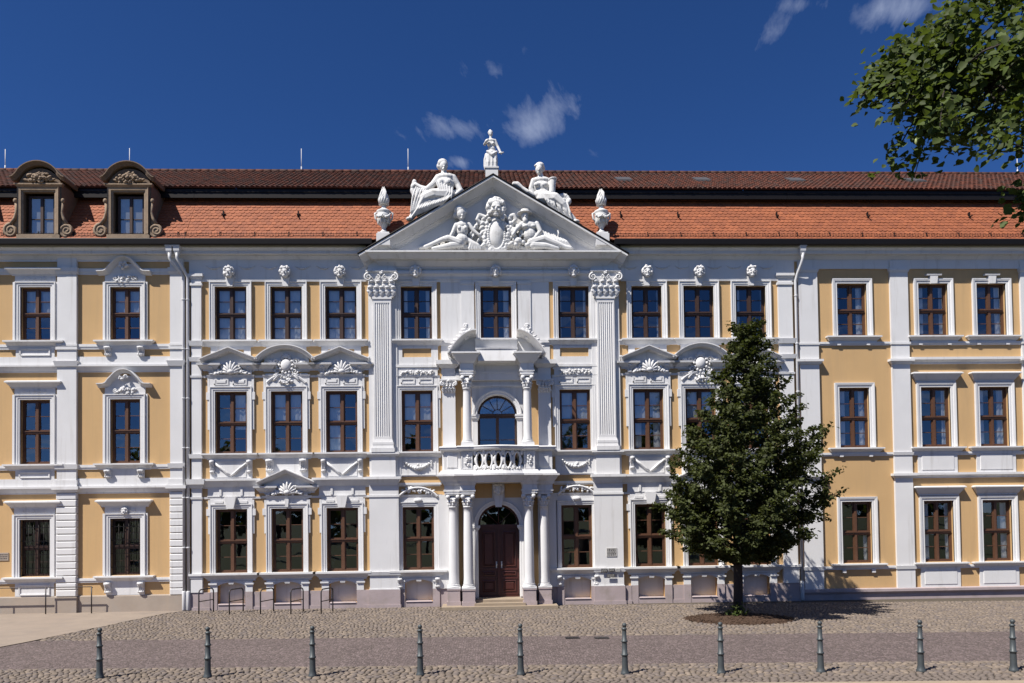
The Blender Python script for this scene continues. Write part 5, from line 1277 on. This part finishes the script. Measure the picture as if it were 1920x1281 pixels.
# right: seated figure holding a short pillar, wheel at the knee
o = thing('statue', 'white seated statue with a short pillar on the right slope of the gable', 'statue', PX(1020, 395, YS))
m = MB()
m.ell(H(1011, 318, -.05), (.15, .18, .20), None, 12, 9); m.ell(H(1012, 312, 0), (.19, .20, .15), None, 12, 8); m.ell(H(1010, 319, -.24), (.03, .05, .045), None); m.ell(H(1010, 324, -.17), (.07, .06, .05), None); m.ell(H(1018, 316, .04), (.09, .1, .14), None); m.ell(H(1006, 311, -.08), (.10, .09, .06), None)
chain(m, [(1013, 326, 0, .095), (1014, 333, 0, .13)], YS)
m.ell(H(1015, 339), (.38, .20, .15), None, 14, 8); m.ell(H(1016, 351), (.33, .22, .30), None, 14, 9); m.ell(H(1017, 366), (.33, .25, .26), None, 14, 9)
for q in (-1, 1): m.ell(H(1014 + q * 7, 346, -.18), (.13, .09, .10), None)
chain(m, [(1001, 340, 0, .13), (996, 354, .02, .11), (1000, 366, -.02, .09), (990, 360, -.06, .08), (978, 352, -.02, .075)], YS)
chain(m, [(978, 352, -.02, .08), (970, 346, .0, .11), (964, 345, .0, .09)], YS)
chain(m, [(1028, 341, 0, .13), (1036, 354, -.10, .11), (1034, 346, -.22, .08)], YS)
m.tube([H(1035, 362, -.2), H(1036, 345, -.2), H(1037, 336, -.2)], [.12, .125, .13], 12); m.tube([H(1037, 337, -.2), H(1037, 334.5, -.2)], [.16, .16], 12)
chain(m, [(1018, 372, -.05, .28), (1040, 372, -.2, .22), (1054, 384, -.22, .18), (1064, 400, -.18, .14), (1076, 412, -.16, .10)], YS)
chain(m, [(1016, 376, .1, .26), (1034, 386, -.02, .20), (1050, 402, -.05, .15), (1064, 412, -.05, .11)], YS)
for k in range(12):
    a = 2 * math.pi * k / 12; m.ell(H(1056 + 9 * math.cos(a), 376 - 9 * math.sin(a), .0), (.10, .09, .10), None, 8, 6)
m.ell(H(1056, 376, 0), (.12, .1, .12), None); m.ell(H(1067, 378, -.05), (.10, .11, .14), None)
for k in range(13): chain(m, [(1016 + 4 * k, 362 + 1.6 * k, -.27, .03), (1024 + 3.6 * k + 2 * math.sin(k * 2.2), 375 + 2.0 * k, -.34, .036), (1030 + 3.6 * k, 388 + 2.2 * k, -.27, .03)], YS)
m.ell(H(1080, 416, -.18), (.16, .16, .08), None); chain(m, [(1020, 378, .1, .26), (1045, 392, .1, .22), (1066, 408, .1, .15)], YS)
sculpt('figure', m, .017, M_sculpt, o, 1)

# flaming urns at the gable ends
for px, lab in ((720, 'white flaming stone urn at the left end of the gable'), (1128, 'white flaming stone urn at the right end of the gable')):
    dy = 0 if px < 900 else 4
    x, y, zb = PX(px, 442, YS); z1 = PX(px, 352 + dy, YS)[2]; hh = z1 - zb
    o = thing('urn', lab, 'urn', (x, y, zb), 'flaming urns on the gable')
    b = MB(); b.box(x - .26, x + .26, y - .26, y + .26, zb - .45, zb + .0); b.box(x - .22, x + .22, y - .22, y + .22, zb, zb + .07); build('base', b, M_white, o)
    u = MB(); u.lathe([(a_ * .86, b_) for a_, b_ in [(.20, .07), (.19, .13), (.11, .19), (.085, .25), (.11, .30), (.20, .42), (.27, .58), (.30, .72), (.30, .80), (.27, .84), (.31, .88), (.32, .94), (.24, .98), (.12, 1.05), (.09, 1.14), (.11, 1.20)]], (x, y, zb), 18)
    for k in range(10):
        a = 2 * math.pi * k / 10; u.ell((x + .215 * math.cos(a), y + .215 * math.sin(a), zb + .58), (.05, .05, .17), None, 6, 5)
    for q in (-1, 1):
        u.tube([(x + q * .24, y, zb + .90), (x + q * .34, y, zb + .86), (x + q * .32, y, zb + .66), (x + q * .23, y, zb + .55)], .04, 6); swag(u, x + min(0, q) * .28, x + max(0, q) * .28, zb + .72, .10, y - .27, .05, 7, False)
    build('vase', u, M_sculpt, o)
    f = MB(); f.ell((x, y, zb + 1.36), (.15, .14, .20), None, 10, 7)
    for k in range(12):
        a = 2 * math.pi * k / 12; r0 = .14
        f.tube([(x + r0 * math.cos(a), y + r0 * math.sin(a), zb + 1.18), (x + r0 * 1.2 * math.cos(a + .4), y + r0 * 1.2 * math.sin(a + .4), zb + 1.38), (x + r0 * .8 * math.cos(a + .9), y + r0 * .8 * math.sin(a + .9), zb + 1.58 + .08 * math.sin(k * 2.3)), (x + .3 * r0 * math.cos(a + 1.2), y + .3 * r0 * math.sin(a + 1.2), zb + hh - .03 + .06 * math.sin(k * 1.7))], [.055, .06, .045, .012], 6)
    build('flame', f, M_sculpt, o)
# ================================================================ ground
SL = -.0575                                                    # the paving runs a little askew to the facade
def gy(x, y0): return y0 + SL * x
def strip(xa, xb, y0, y1, z, n=1):
    v = []; f = []
    for k in range(n + 1):
        x = xa + (xb - xa) * k / n; v += [(x, gy(x, y1), z), (x, gy(x, y0), z)]
    return MB().add(v, [(2 * k, 2 * k + 2, 2 * k + 3, 2 * k + 1) for k in range(n)])
g = MB(); g.add([(-900, -900, -.09), (900, -900, -.09), (900, 900, -.09), (-900, 900, -.09)], [(0, 1, 2, 3)]); struct('ground', g.mesh('ground'), M_ground)
Y1, Y2, Y3 = -7.42, -11.68, -13.62
road = struct('road', strip(-60, 60, Y1, Y2, -.012).mesh('road'), M_mosaic)
fore = struct('forecourt', MB().add([(-60, gy(-60, Y1), -.02), (60, gy(60, Y1), -.02), (60, .3, -.02), (-60, .3, -.02)], [(0, 1, 2, 3)]).mesh('forecourt'), M_joint)
walk = struct('cobbled_strip', strip(-60, 60, Y2, Y3, -.02).mesh('cobbled_strip'), M_joint)
# left: pale compacted path cutting over the cobbles
PT = [(-12.05, -.10), (-12.3, -.12), (-13.9, -7.85), (-14.6, -11.5), (-40, -10), (-40, -.06), (-12.3, -.06)]
path = struct('path', MB().add([(-11.95, -.05, .006), (-12.45, -.9, .006), (-13.75, -6.9, .006), (-14.4, -9.0, .006), (-16.5, -10.2, .006), (-45, -10.0, .006), (-45, -.02, .006)], [(0, 6, 5, 4, 3, 2, 1)]).mesh('path'), M_path)
def path_edge(y):                                              # x of the path border at depth y
    pts = [(-.05, -11.95), (-.9, -12.45), (-6.9, -13.75), (-9.0, -14.4), (-10.2, -16.5), (-10.6, -40)]
    for (ya, xa), (yb, xb) in zip(pts, pts[1:]):
        if yb <= y <= ya: return xa + (xb - xa) * (ya - y) / (ya - yb)
    return -60 if y < -10 else -11.9
TX, TY = 7.86, -4.28                                           # the street tree
def in_pit(x, y): return ((x - TX + .15) / 1.78) ** 2 + ((y - TY + .55) / 1.38) ** 2 < 1
def stone_proto(seed):
    r = random.Random(seed); n = 8; v = []
    for lv, (s, z) in enumerate(((1.0, -.05), (1.0, -.012), (.86, .006), (.55, .014))):
        for k in range(n):
            a = 2 * math.pi * (k + .5) / n; e = 1 / max(abs(math.cos(a)), abs(math.sin(a))) * .82 + .18
            if lv == 0: v_ = r.uniform(.90, 1.04); 
            q = (.5 * e * s) * (jit[k] if lv else jit.setdefault(k, r.uniform(.88, 1.03))) if False else .5 * e * s * (1 + .06 * math.sin(seed * 3.1 + k * 1.7))
            v.append((min(.5, max(-.5, q * math.cos(a))), min(.5, max(-.5, q * math.sin(a))), z + (.004 * math.sin(seed + k * 2.2) if lv > 1 else 0)))
    f = [(l * n + k, l * n + (k + 1) % n, (l + 1) * n + (k + 1) % n, (l + 1) * n + k) for l in range(1, 3) for k in range(n)] + [tuple(3 * n + k for k in range(n))]
    f += [(k, (k + 1) % n, n + (k + 1) % n, n + k) for k in range(n)]
    return np.array(v), f
PROTO = [stone_proto(s) for s in range(10)]
PROTO_ME = []
for i, (v, f) in enumerate(PROTO):
    me = bpy.data.meshes.new('cobblestone'); me.from_pydata([tuple(p) for p in v], [], f); me.polygons.foreach_set('use_smooth', [True] * len(f)); me.materials.append(M_cobble); PROTO_ME.append(me)
def lay(xa, xb, y0, y1, wlo, whi, pitch, test):
    out = []; y = y0
    while y > y1:
        x = xa - random.uniform(0, .2)
        while x < xb:
            w = random.uniform(wlo, whi); cx = x + w / 2; cy = gy(cx, y) + random.uniform(-.014, .014)
            if test(cx, cy): out.append((cx, cy, w - .014, pitch * random.uniform(.84, .96), random.uniform(-.08, .08), random.randrange(10), random.uniform(-.008, .006)))
            x += w
        y -= pitch
    return out
def stones_obj(lst, name, parent):
    V = []; F = []; o = 0
    for cx, cy, w, d, r, k, dz in lst:
        v, f = PROTO[k]; c, s = math.cos(r), math.sin(r)
        X = v[:, 0] * w; Y = v[:, 1] * d
        V.append(np.stack([cx + X * c - Y * s, cy + X * s + Y * c, v[:, 2] + dz], 1)); F += [tuple(i + o for i in q) for q in f]; o += len(v)
    me = bpy.data.meshes.new(name); me.from_pydata(np.concatenate(V).tolist(), [], F); me.polygons.foreach_set('use_smooth', [True] * len(F)); me.update()
    t = link(name, me, M_cobble, parent); t['kind'] = 'stuff'; return t
A = lay(-14.6, 25, -.34, Y1 + .02, .10, .17, .118, lambda x, y: x > path_edge(y) + .05 and not in_pit(x, y) and not (abs(x) < 2.25 and y > -1.45) and y < -.12 and y > gy(x, Y1) + .05 and abs(x) < 13 - y * .75 + 10)
stones_obj(A, 'cobbles', fore)
B = lay(-14, 17, Y2 - .08, Y3 + .03, .11, .19, .13, lambda x, y: True)
B.sort(key=lambda s: (abs(s[0] - .6) > 9.6, s[1]))
near, rest = B[:300], B[300:]
for cx, cy, w, d, r, k, dz in near: link('cobblestone', PROTO_ME[k], None, walk, (cx, cy, dz), (0, 0, r), (w, d, 1))
stones_obj(rest, 'cobbles', walk)
# edging rows of the road, laid end to end
E1 = []
for y0 in (Y1, Y2):
    x = -15.0
    while x < 26:
        w = random.uniform(.16, .26)
        if x > path_edge(gy(x, y0)) + .1: E1.append((x + w / 2, gy(x, y0), w - .012, .12, SL, random.randrange(10), -.004))
        x += w
stones_obj(E1, 'edging_stones', road)
# kerb slabs along the front
kb = struct('kerb', strip(-60, 60, Y3 - .02, Y3 - 1.6, -.03).mesh('kerb'), M_path)
ks = cached('kslab', lambda: MB().add([(-.5, -.5, -.08), (.5, -.5, -.08), (.5, .5, -.08), (-.5, .5, -.08), (-.5, -.5, .0), (.5, -.5, .0), (.5, .5, .0), (-.5, .5, .0), (-.49, -.48, .012), (.49, -.48, .012), (.49, .48, .012), (-.49, .48, .012)], [(8, 9, 10, 11), (4, 5, 9, 8), (5, 6, 10, 9), (6, 7, 11, 10), (7, 4, 8, 11), (0, 1, 5, 4), (1, 2, 6, 5), (2, 3, 7, 6), (3, 0, 4, 7)]).mesh('kerb_slab'))
x = -13.0
while x < 15:
    w = random.uniform(.85, 1.15); link('kerb_slab', ks, M_kerb, kb, (x + w / 2, gy(x + w / 2, Y3 - .22), 0), (0, 0, math.atan(SL)), (w - .012, .34, 1)); x += w
# tree pit
pit = []; N_ = 48
for k in range(N_):
    a = 2 * math.pi * k / N_; q = 1 + .04 * math.sin(5 * a) + .03 * math.sin(11 * a); pit.append((TX - .15 + 1.78 * q * math.cos(a), TY - .55 + 1.38 * q * math.sin(a)))
pb = MB(); pb.add([(x, y, .0) for x, y in pit] + [(TX - .15 + (x - TX + .15) * .6, TY - .55 + (y - TY + .55) * .6, .05) for x, y in pit] + [(TX, TY - .4, .09)],
    [(k, (k + 1) % N_, N_ + (k + 1) % N_, N_ + k) for k in range(N_)] + [(N_ + k, N_ + (k + 1) % N_, 2 * N_) for k in range(N_)], True)
soil = struct('tree_pit', pb.mesh('tree_pit'), M_soil)
ch = MB(); r = random.Random(5)
for k in range(1500):
    a = r.uniform(0, 6.283); q = math.sqrt(r.uniform(0, 1)) * .98; x = TX - .15 + 1.76 * q * math.cos(a); y = TY - .55 + 1.36 * q * math.sin(a); z = .015 + .07 * max(0, 1 - q) ; s = r.uniform(.02, .06); b = r.uniform(0, 6.28); t = r.uniform(-.02, .03)
    ch.add([(x - s * math.cos(b), y - s * math.sin(b), z), (x + s * .4 * math.sin(b), y - s * .4 * math.cos(b), z + .012), (x + s * math.cos(b), y + s * math.sin(b), z + t), (x - s * .4 * math.sin(b), y + s * .4 * math.cos(b), z + .02)], [(0, 1, 2, 3)])
c = link('mulch', ch.mesh('mulch'), M_soil, soil); c['kind'] = 'stuff'
# two small iron drains in the edge of the road
for px, py in ((1073, 1196), (1128, 1196)):
    d_ = ray(px, py); t_ = (0 - C_POS.z) / d_.z; p_ = C_POS + d_ * t_; k = MB()
    k.box(p_.x - .20, p_.x + .20, p_.y - .12, p_.y + .12, -.05, .012)
    for j in range(6): k.box(p_.x - .17 + j * .06, p_.x - .14 + j * .06, p_.y - .10, p_.y + .10, .012, .02)
    build('drain_cover', k, M_steel, road)
# ================================================================ street furniture
ORD = ['leftmost', 'second from left', 'third from left', 'fourth from left', 'fifth from left', 'sixth from left', 'fourth from right', 'third from right', 'second from right', 'rightmost']
WHERE = ['before the pale sandy path', 'in front of the first bike hoop', 'in front of the last bike hoop', 'left of the entrance door', 'straight in front of the entrance door', 'right of the entrance door', 'just left of the street tree trunk', 'just right of the street tree', 'before the plain right building', 'at the right edge of the picture']
BX = [(-9.03, -12.18), (-6.64, -12.32), (-4.33, -12.46), (-1.98, -12.55), (.21, -12.69), (2.46, -12.86), (4.52, -12.98), (6.65, -13.10), (8.78, -13.22), (10.72, -13.36)]
prof_b = [(.115, -.03), (.115, .03), (.10, .05), (.088, .10), (.080, .14), (.074, .36), (.073, .395), (.090, .405), (.094, .42), (.090, .435), (.070, .445), (.064, .67), (.063, .685), (.081, .695), (.085, .71), (.081, .725), (.061, .735), (.055, .93), (.054, .955), (.070, .965), (.072, .985), (.050, 1.0), (.036, 1.012), (.052, 1.035), (.058, 1.06), (.050, 1.085), (.028, 1.10), (.0, 1.105)]
bmesh_shaft = MB().lathe([(r_ * .84, z_) for r_, z_ in prof_b[:23]], (0, 0, 0), 18).mesh('shaft'); bmesh_knob = MB().lathe([(r_ * .86, z_) for r_, z_ in prof_b[22:]], (0, 0, 0), 18).mesh('knob')
for i, (x, y) in enumerate(BX):
    o = thing('bollard', 'dark ringed iron bollard %s, %s' % (ORD[i], WHERE[i]), 'bollard', (x, y, 0), 'iron bollards along the front of the square')
    link('shaft', bmesh_shaft, M_iron, o, (x, y, 0), (rad(random.uniform(-.6, .6)), rad(random.uniform(-.7, .7)), 0)); link('knob', bmesh_knob, M_iron, o, (x, y, 0))
# bicycle hoops
RK = [(-11.03, -1.19), (-9.88, -1.34), (-8.71, -1.50), (-7.58, -1.65), (-6.46, -1.80)]
RL = ['leftmost dark steel bicycle hoop, next to the rainwater pipes', 'second dark steel bicycle hoop from the left, under the first palace window', 'middle one of five dark steel bicycle hoops', 'fourth dark steel bicycle hoop from the left, under the second palace window', 'rightmost dark steel bicycle hoop, nearest the entrance door']
def hoop():
    pts = []; dx, dy = .27, .72; r = .13; H = .89
    f = lambda s, z: (dx * s, dy * s, z)
    L = math.hypot(dx, dy); k = r / L
    pts += [f(0, -.05), f(0, .3), f(0, H - r)] + [f(k * (1 - math.cos(rad(a))), H - r + r * math.sin(rad(a))) for a in (22, 45, 67, 90)] + [f(.5, H)] + [f(1 - k * (1 - math.cos(rad(a))), H - r + r * math.sin(rad(a))) for a in (90, 67, 45, 22)] + [f(1, H - r), f(1, .3), f(1, -.05)]
    return MB().tube(pts, .024, 10).mesh('hoop'), MB().tube([f(0, .46), f(1, .46)], .018, 8).mesh('crossbar')
hm, cm = hoop()
for (x, y), lab in zip(RK, RL):
    o = thing('bicycle_hoop', lab, 'bicycle stand', (x, y, 0), 'bicycle hoops before the palace')
    link('hoop', hm, M_steel, o, (x, y, 0)); link('crossbar', cm, M_steel, o, (x, y, 0))
# handrail beside the left building
o = thing('handrail', 'thin dark handrail on posts before the left building', 'railing', (-17, -.35, 0))
for x in (-18.75, -16.98, -15.30): build('post', MB().tube([(x, -.38, -.05), (x, -.38, 1.0)], .022, 8), M_steel, o)
build('rail', MB().tube([(-24.0, -.38, 1.0), (-18.75, -.38, 1.0), (-15.30, -.38, 1.0), (-15.26, -.38, .96)], .018, 8), M_steel, o); build('post', MB().tube([(-20.6, -.38, -.05), (-20.6, -.38, 1.0)], .022, 8), M_steel, o)
# plates on the walls (lettering too small to read: rows of tiny strokes)
def plate(label, x, y, z, w, h, m, rows, ink, name='wall_plate'):
    o = thing(name, label, 'plaque', (x, y, z)); build('plate', MB().cbox(x - w / 2, x + w / 2, y - .02, y, z - h / 2, z + h / 2, .004), m, o)
    k = MB(); r = random.Random(int(x * 100))
    for j in range(rows):
        zz = z + h / 2 - h * (j + 1) / (rows + 1); xx = x - w * .42
        while xx < x + w * .40:
            q = r.uniform(.025, .07); q = min(q, x + w * .42 - xx); k.box(xx, xx + q, y - .0225, y - .02, zz - h * .06, zz + h * .06); xx += q + .018
    build('lettering', k, ink, o)
plate('pale grey lettered plaque on the pier right of the entrance', 4.36, -.165, 2.0, .40, .34, M_plaque, 5, M_ink)
plate('small dark sign plate on the pier right of the entrance, upper left of four', 4.05, -.245, 1.30, .24, .13, M_ink, 2, M_plaque)
plate('small dark sign plate on the pier right of the entrance, upper middle of four', 4.34, -.245, 1.31, .22, .12, M_ink, 2, M_plaque)
plate('small pale sign plate on the pier right of the entrance, upper right of four', 4.58, -.245, 1.31, .18, .12, M_plaque, 2, M_ink)
plate('small dark sign plate on the pier right of the entrance, lowest of four', 4.30, -.245, 1.10, .30, .14, M_ink, 2, M_plaque)
plate('brown lettered plaque at the far left edge on yellow wall', *(P(6, 1044)[0], -.004, P(6, 1044)[1]), .42, .30, M_beige, 3, M_ink)

# ================================================================ trees
def leaf_cloud(pts, nrm, size, aspect, seed, fold=.25):
    """one folded leaf per point as two triangles pairs"""
    g = np.random.default_rng(seed); n = len(pts); pts = np.asarray(pts); d = np.asarray(nrm)
    d = d + g.normal(0, .55, (n, 3)); d /= np.linalg.norm(d, axis=1)[:, None]
    t = g.normal(0, 1, (n, 3)); t -= d * (t * d).sum(1)[:, None]; t /= np.linalg.norm(t, axis=1)[:, None]; b = np.cross(d, t)
    s = (size * g.uniform(.65, 1.25, n))[:, None]
    v = np.empty((n, 6, 3))
    v[:, 0] = pts - t * s * .5; v[:, 1] = pts + t * s * .5
    v[:, 2] = pts - t * s * .12 + b * s * aspect * .5 + d * s * fold * .5; v[:, 3] = pts + t * s * .22 + b * s * aspect * .42 + d * s * fold * .4
    v[:, 4] = pts - t * s * .12 - b * s * aspect * .5 + d * s * fold * .5; v[:, 5] = pts + t * s * .22 - b * s * aspect * .42 + d * s * fold * .4
    o = (np.arange(n) * 6)[:, None]
    f = np.concatenate([o + np.array([[0, 1, 3, 2]]), o + np.array([[1, 0, 4, 5]])])
    return v.reshape(-1, 3), f
def leaf_mesh(name, v, f):
    me = bpy.data.meshes.new(name); me.vertices.add(len(v)); me.vertices.foreach_set('co', v.astype(np.float32).ravel()); nf = len(f)
    me.loops.add(nf * 4); me.loops.foreach_set('vertex_index', f.astype(np.int32).ravel()); me.polygons.add(nf); me.polygons.foreach_set('loop_start', np.arange(nf, dtype=np.int32) * 4); me.polygons.foreach_set('loop_total', np.full(nf, 4, np.int32)); me.update(calc_edges=True); me.validate(); return me
# crown outline of the street tree: height, reach to the left, reach to the right
CR = [(1.95, -.8, .6), (2.4, -1.7, 1.6), (2.9, -2.35, 2.8), (3.7, -2.45, 3.25), (4.6, -2.1, 3.15), (5.5, -1.75, 2.95), (6.4, -1.3, 2.6), (7.3, -.92, 1.95), (8.2, -.55, 1.5), (9.05, -.1, 1.15), (9.75, .42, .75)]
def reach(z, side):
    for a, b in zip(CR, CR[1:]):
        if a[0] <= z <= b[0]:
            t = (z - a[0]) / (b[0] - a[0]); return (a[1] + (b[1] - a[1]) * t) if side < 0 else (a[2] + (b[2] - a[2]) * t)
    return 0.0
def axis_x(z): return .02 * z if z < 3 else .06 + .075 * (z - 3)
tr = thing('street_tree', 'dense dark green pyramid-shaped street tree in a round soil pit', 'tree', (TX, TY, 0))
wood = MB(); wood.tube([(TX + axis_x(z) + .02 * math.sin(z * 2), TY + .02 * math.cos(z * 1.7), z) for z in (-.05, .15, .6, 1.2, 1.8, 2.5, 3.5, 4.6, 5.8, 7.0, 8.2, 9.3)], [.20, .17, .155, .15, .145, .135, .115, .09, .07, .05, .03, .012], 12)
r = random.Random(3); LP = []; LN = []; br = MB()
for k in range(150):
    t = (k + r.random()) / 150; z1 = 2.3 + 7.45 * t ** 1.2; ph = k * 2.39996 + r.uniform(-.3, .3); c, s_ = math.cos(ph), math.sin(ph)
    ax = axis_x(z1); rx = (reach(z1, c) - ax) if c > 0 else (ax - reach(z1, c)); rx = max(.25, abs(rx)); ry = max(.25, (abs(reach(z1, 1)) + abs(reach(z1, -1))) * .5)
    R = math.hypot(rx * c, ry * s_) * r.choice((.70, .85, .93, .97, 1.0, 1.0, 1.05)); R = max(.2, R - .22); up = .32 * R
    z0 = max(1.55, z1 - up - .3); p0 = Vector((TX + axis_x(z0), TY, z0)); p1 = Vector((TX + ax + R * c, TY + R * s_, z1 + (.12 * R if z1 > 3 else 0)))
    if p1.y > -.5: p1.y = -.5
    mid = p0.lerp(p1, .5) + Vector((0, 0, -.05 * R)); br.tube([p0, mid, p1], [.035 * (1 - .6 * t) + .006, .022 * (1 - .6 * t) + .005, .006], 5)
    nt = max(3, int(5 * R)); 
    for q in range(nt):
        u = .30 + .72 * (q + r.random()) / nt; base = p0.lerp(mid, u * 2) if u < .5 else mid.lerp(p1, min(1.03, u * 2 - 1))
        a = ph + r.uniform(-1.3, 1.3); L = r.uniform(.25, .60) * (1 - .35 * t); e = base + Vector((math.cos(a) * L, math.sin(a) * L, r.uniform(-.12, .30)))
        br.tube([base, e], [.008, .003], 3)
        for w in range(int(50 * (1 - .15 * t))):
            uu = r.uniform(.1, 1.12); p = base.lerp(e, uu) + Vector((r.gauss(0, .085), r.gauss(0, .085), r.gauss(0, .06))); LP.append(p[:]); dv = Vector((p.x - TX, p.y - TY, 0)); dv = dv.normalized() * .5 if dv.length > .05 else dv; LN.append((dv.x, dv.y, .85))
        if r.random() < .5:
            e2 = e + (e - base) * .5 + Vector((0, 0, .05))
            for w in range(7): p = e.lerp(e2, w / 6) + Vector((r.gauss(0, .03), r.gauss(0, .03), r.gauss(0, .03))); LP.append(p[:]); LN.append((0, 0, 1))
tk = build('trunk', wood, M_bark, tr); build('branches', br, M_bark, tk)
v, f = leaf_cloud(LP, LN, .125, .66, 4); link('crown', leaf_mesh('crown', v, f), M_leaf, tr)
sp = []; sn = []; tw = MB()                                    # shoots at the foot of the trunk
for k in range(26):
    a = r.uniform(0, 6.28); q = r.uniform(.05, .32); x, y = TX - .12 + q * math.cos(a), TY - .25 + q * math.sin(a); h = r.uniform(.15, .5); tw.tube([(x, y, .03), (x + r.uniform(-.1, .1), y + r.uniform(-.1, .1), h)], .005, 3)
    for w in range(9): sp.append((x + r.gauss(0, .06), y + r.gauss(0, .06), h * r.uniform(.3, 1.05))); sn.append((0, -.3, .8))
sh = thing('shoots', 'small green leafy shoots at the foot of the street tree', 'plant', (TX - .1, TY - .3, 0)); v, f = leaf_cloud(sp, sn, .10, .6, 9); link('leaves', leaf_mesh('leaves', v, f), M_lime, sh); build('stems', tw, M_bark, sh)

# linden whose outer boughs hang into the picture at the upper right; its trunk stands outside
LYc = -21.8; trx = P(2330, 968, LYc)[0]
lt = thing('linden_tree', 'broad-leaved tree whose lit boughs hang in at the upper right corner', 'tree', (trx, LYc, 0))
poly = [(1602, 188), (1625, 140), (1660, 105), (1700, 75), (1745, 55), (1780, 20), (1800, -40), (2100, -330), (2400, -330), (2500, 300), (2250, 300), (2050, 270), (1935, 262), (1865, 276), (1800, 284), (1760, 276), (1722, 248), (1745, 205), (1690, 205), (1652, 195)]
def inside(x, y, pl):
    c = False; n = len(pl)
    for i in range(n):
        x1, y1 = pl[i]; x2, y2 = pl[(i + 1) % n]
        if (y1 > y) != (y2 > y) and x < (x2 - x1) * (y - y1) / (y2 - y1) + x1: c = not c
    return c
wd = MB(); z = [0, .4, 1.5, 3, 4.6, 6.2, 8.0, 9.6]; wd.tube([(trx + .08 * math.sin(a), LYc, a - .05) for a in z], [.42, .34, .30, .28, .25, .21, .14, .06], 12)
tk = build('trunk', wd, M_bark, lt); bb = MB(); LP = []; LN = []; tips = []
r = random.Random(12)
while len(tips) < 360:
    px, py = 1600 + 900 * r.random() ** 1.7, r.uniform(-260, 330)
    if not inside(px, py, poly): continue
    Y = LYc + r.gauss(0, .75) * (.45 + .55 * min(1, (px - 1600) / 350)); x, zz = P(px, py, Y); tips.append((Vector((x, Y, zz)), px))
for px, py in ((1612, 180), (1622, 192), (1640, 130), (1700, 85), (1720, 262), (1740, 268), (1712, 250), (1790, 12), (1660, 205), (1680, 218), (1760, 290)): x, zz = P(px, py, LYc + r.gauss(0, .2)); tips.append((Vector((x, LYc, zz)), px))
for px, py in ((1900, 372), (1916, 386), (1908, 400), (1940, 380)): x, zz = P(px, py, LYc - .3); tips.append((Vector((x, LYc - .3, zz)), px))
limbs = []
for tx, tz, dy in ((4.2, 7.8, .1), (4.9, 8.7, -.6), (5.3, 7.2, .5), (5.6, 9.4, .4), (6.2, 8.2, -1.0), (5.2, 6.55, -.3)):
    a = Vector((trx, LYc, min(7.8, tz - 1.2))); b_ = Vector((tx, LYc + dy, tz)); mid = a.lerp(b_, .5) + Vector((0, 0, .35)); pts = [a, mid, b_]; limbs.append(pts); bb.tube(pts, [.09, .05, .018], 7)
for p, px in tips:
    best = min((((q := l[0].lerp(l[1], u * 2) if u < .5 else l[1].lerp(l[2], u * 2 - 1)) - p).length, q) for l in limbs for u in (.3, .5, .7, .85, 1.0)) if False else None
    cand = [(l[0].lerp(l[1], u * 2) if u < .5 else l[1].lerp(l[2], u * 2 - 1)) for l in limbs for u in (.3, .5, .7, .85, 1.0)]
    q = min(cand, key=lambda c: (c - p).length); mid = q.lerp(p, .5) + Vector((0, 0, .08)); bb.tube([q, mid, p], [.014, .009, .004], 4)
    d = (p - mid).normalized()
    for w in range(48 if px < 1990 else 16):
        u = r.uniform(.45, 1.0); c = mid.lerp(p, u) + Vector((r.gauss(0, .085), r.gauss(0, .11), r.gauss(0, .08))); LP.append(c[:]); LN.append((d.x * .3 - .2, -.35, .75))
build('branches', bb, M_bark, tk); v, f = leaf_cloud(LP, LN, .080, .84, 21, .35); link('crown', leaf_mesh('crown', v, f), M_lime, lt)
fl = MB()
for p, px in tips[::5]:
    for k in range(1): c = p + Vector((r.gauss(0, .08), r.gauss(0, .08), -.08 + r.gauss(0, .04))); fl.ell(c, (.012, .012, .03), None, 5, 4)
build('seed_bracts', fl, M_bract, lt)['kind'] = 'stuff'
# trees across the square, behind the viewer: seen only as dark shapes in the window glass
fp = []; fn = []; r = random.Random(8); ft = MB()
for k in range(17):
    x = -56 + 7 * k + r.uniform(-1.5, 1.5); y = -66 + r.uniform(-3, 3); h = r.uniform(9.5, 13.0); ft.tube([(x, y, -.1), (x, y, h * .6)], [.3, .15], 7)
    for w in range(420):
        a = r.uniform(0, 6.28); u = r.uniform(-1, 1); q = r.uniform(.75, 1.0); c = math.sqrt(1 - u * u); fp.append((x + 4.2 * q * c * math.cos(a), y + 4.0 * q * c * math.sin(a), h * .58 + h * .42 * q * u)); fn.append((c * math.cos(a), c * math.sin(a), u + .3))
v, f = leaf_cloud(fp, fn, 1.1, .8, 5); ff = link('far_trees', leaf_mesh('far_trees', v, f), M_leaf); ff['kind'] = 'stuff'; ff['label'] = 'row of trees across the square mirrored in the window panes'; ff['category'] = 'trees'
o = build('far_trunks', ft, M_bark, ff)
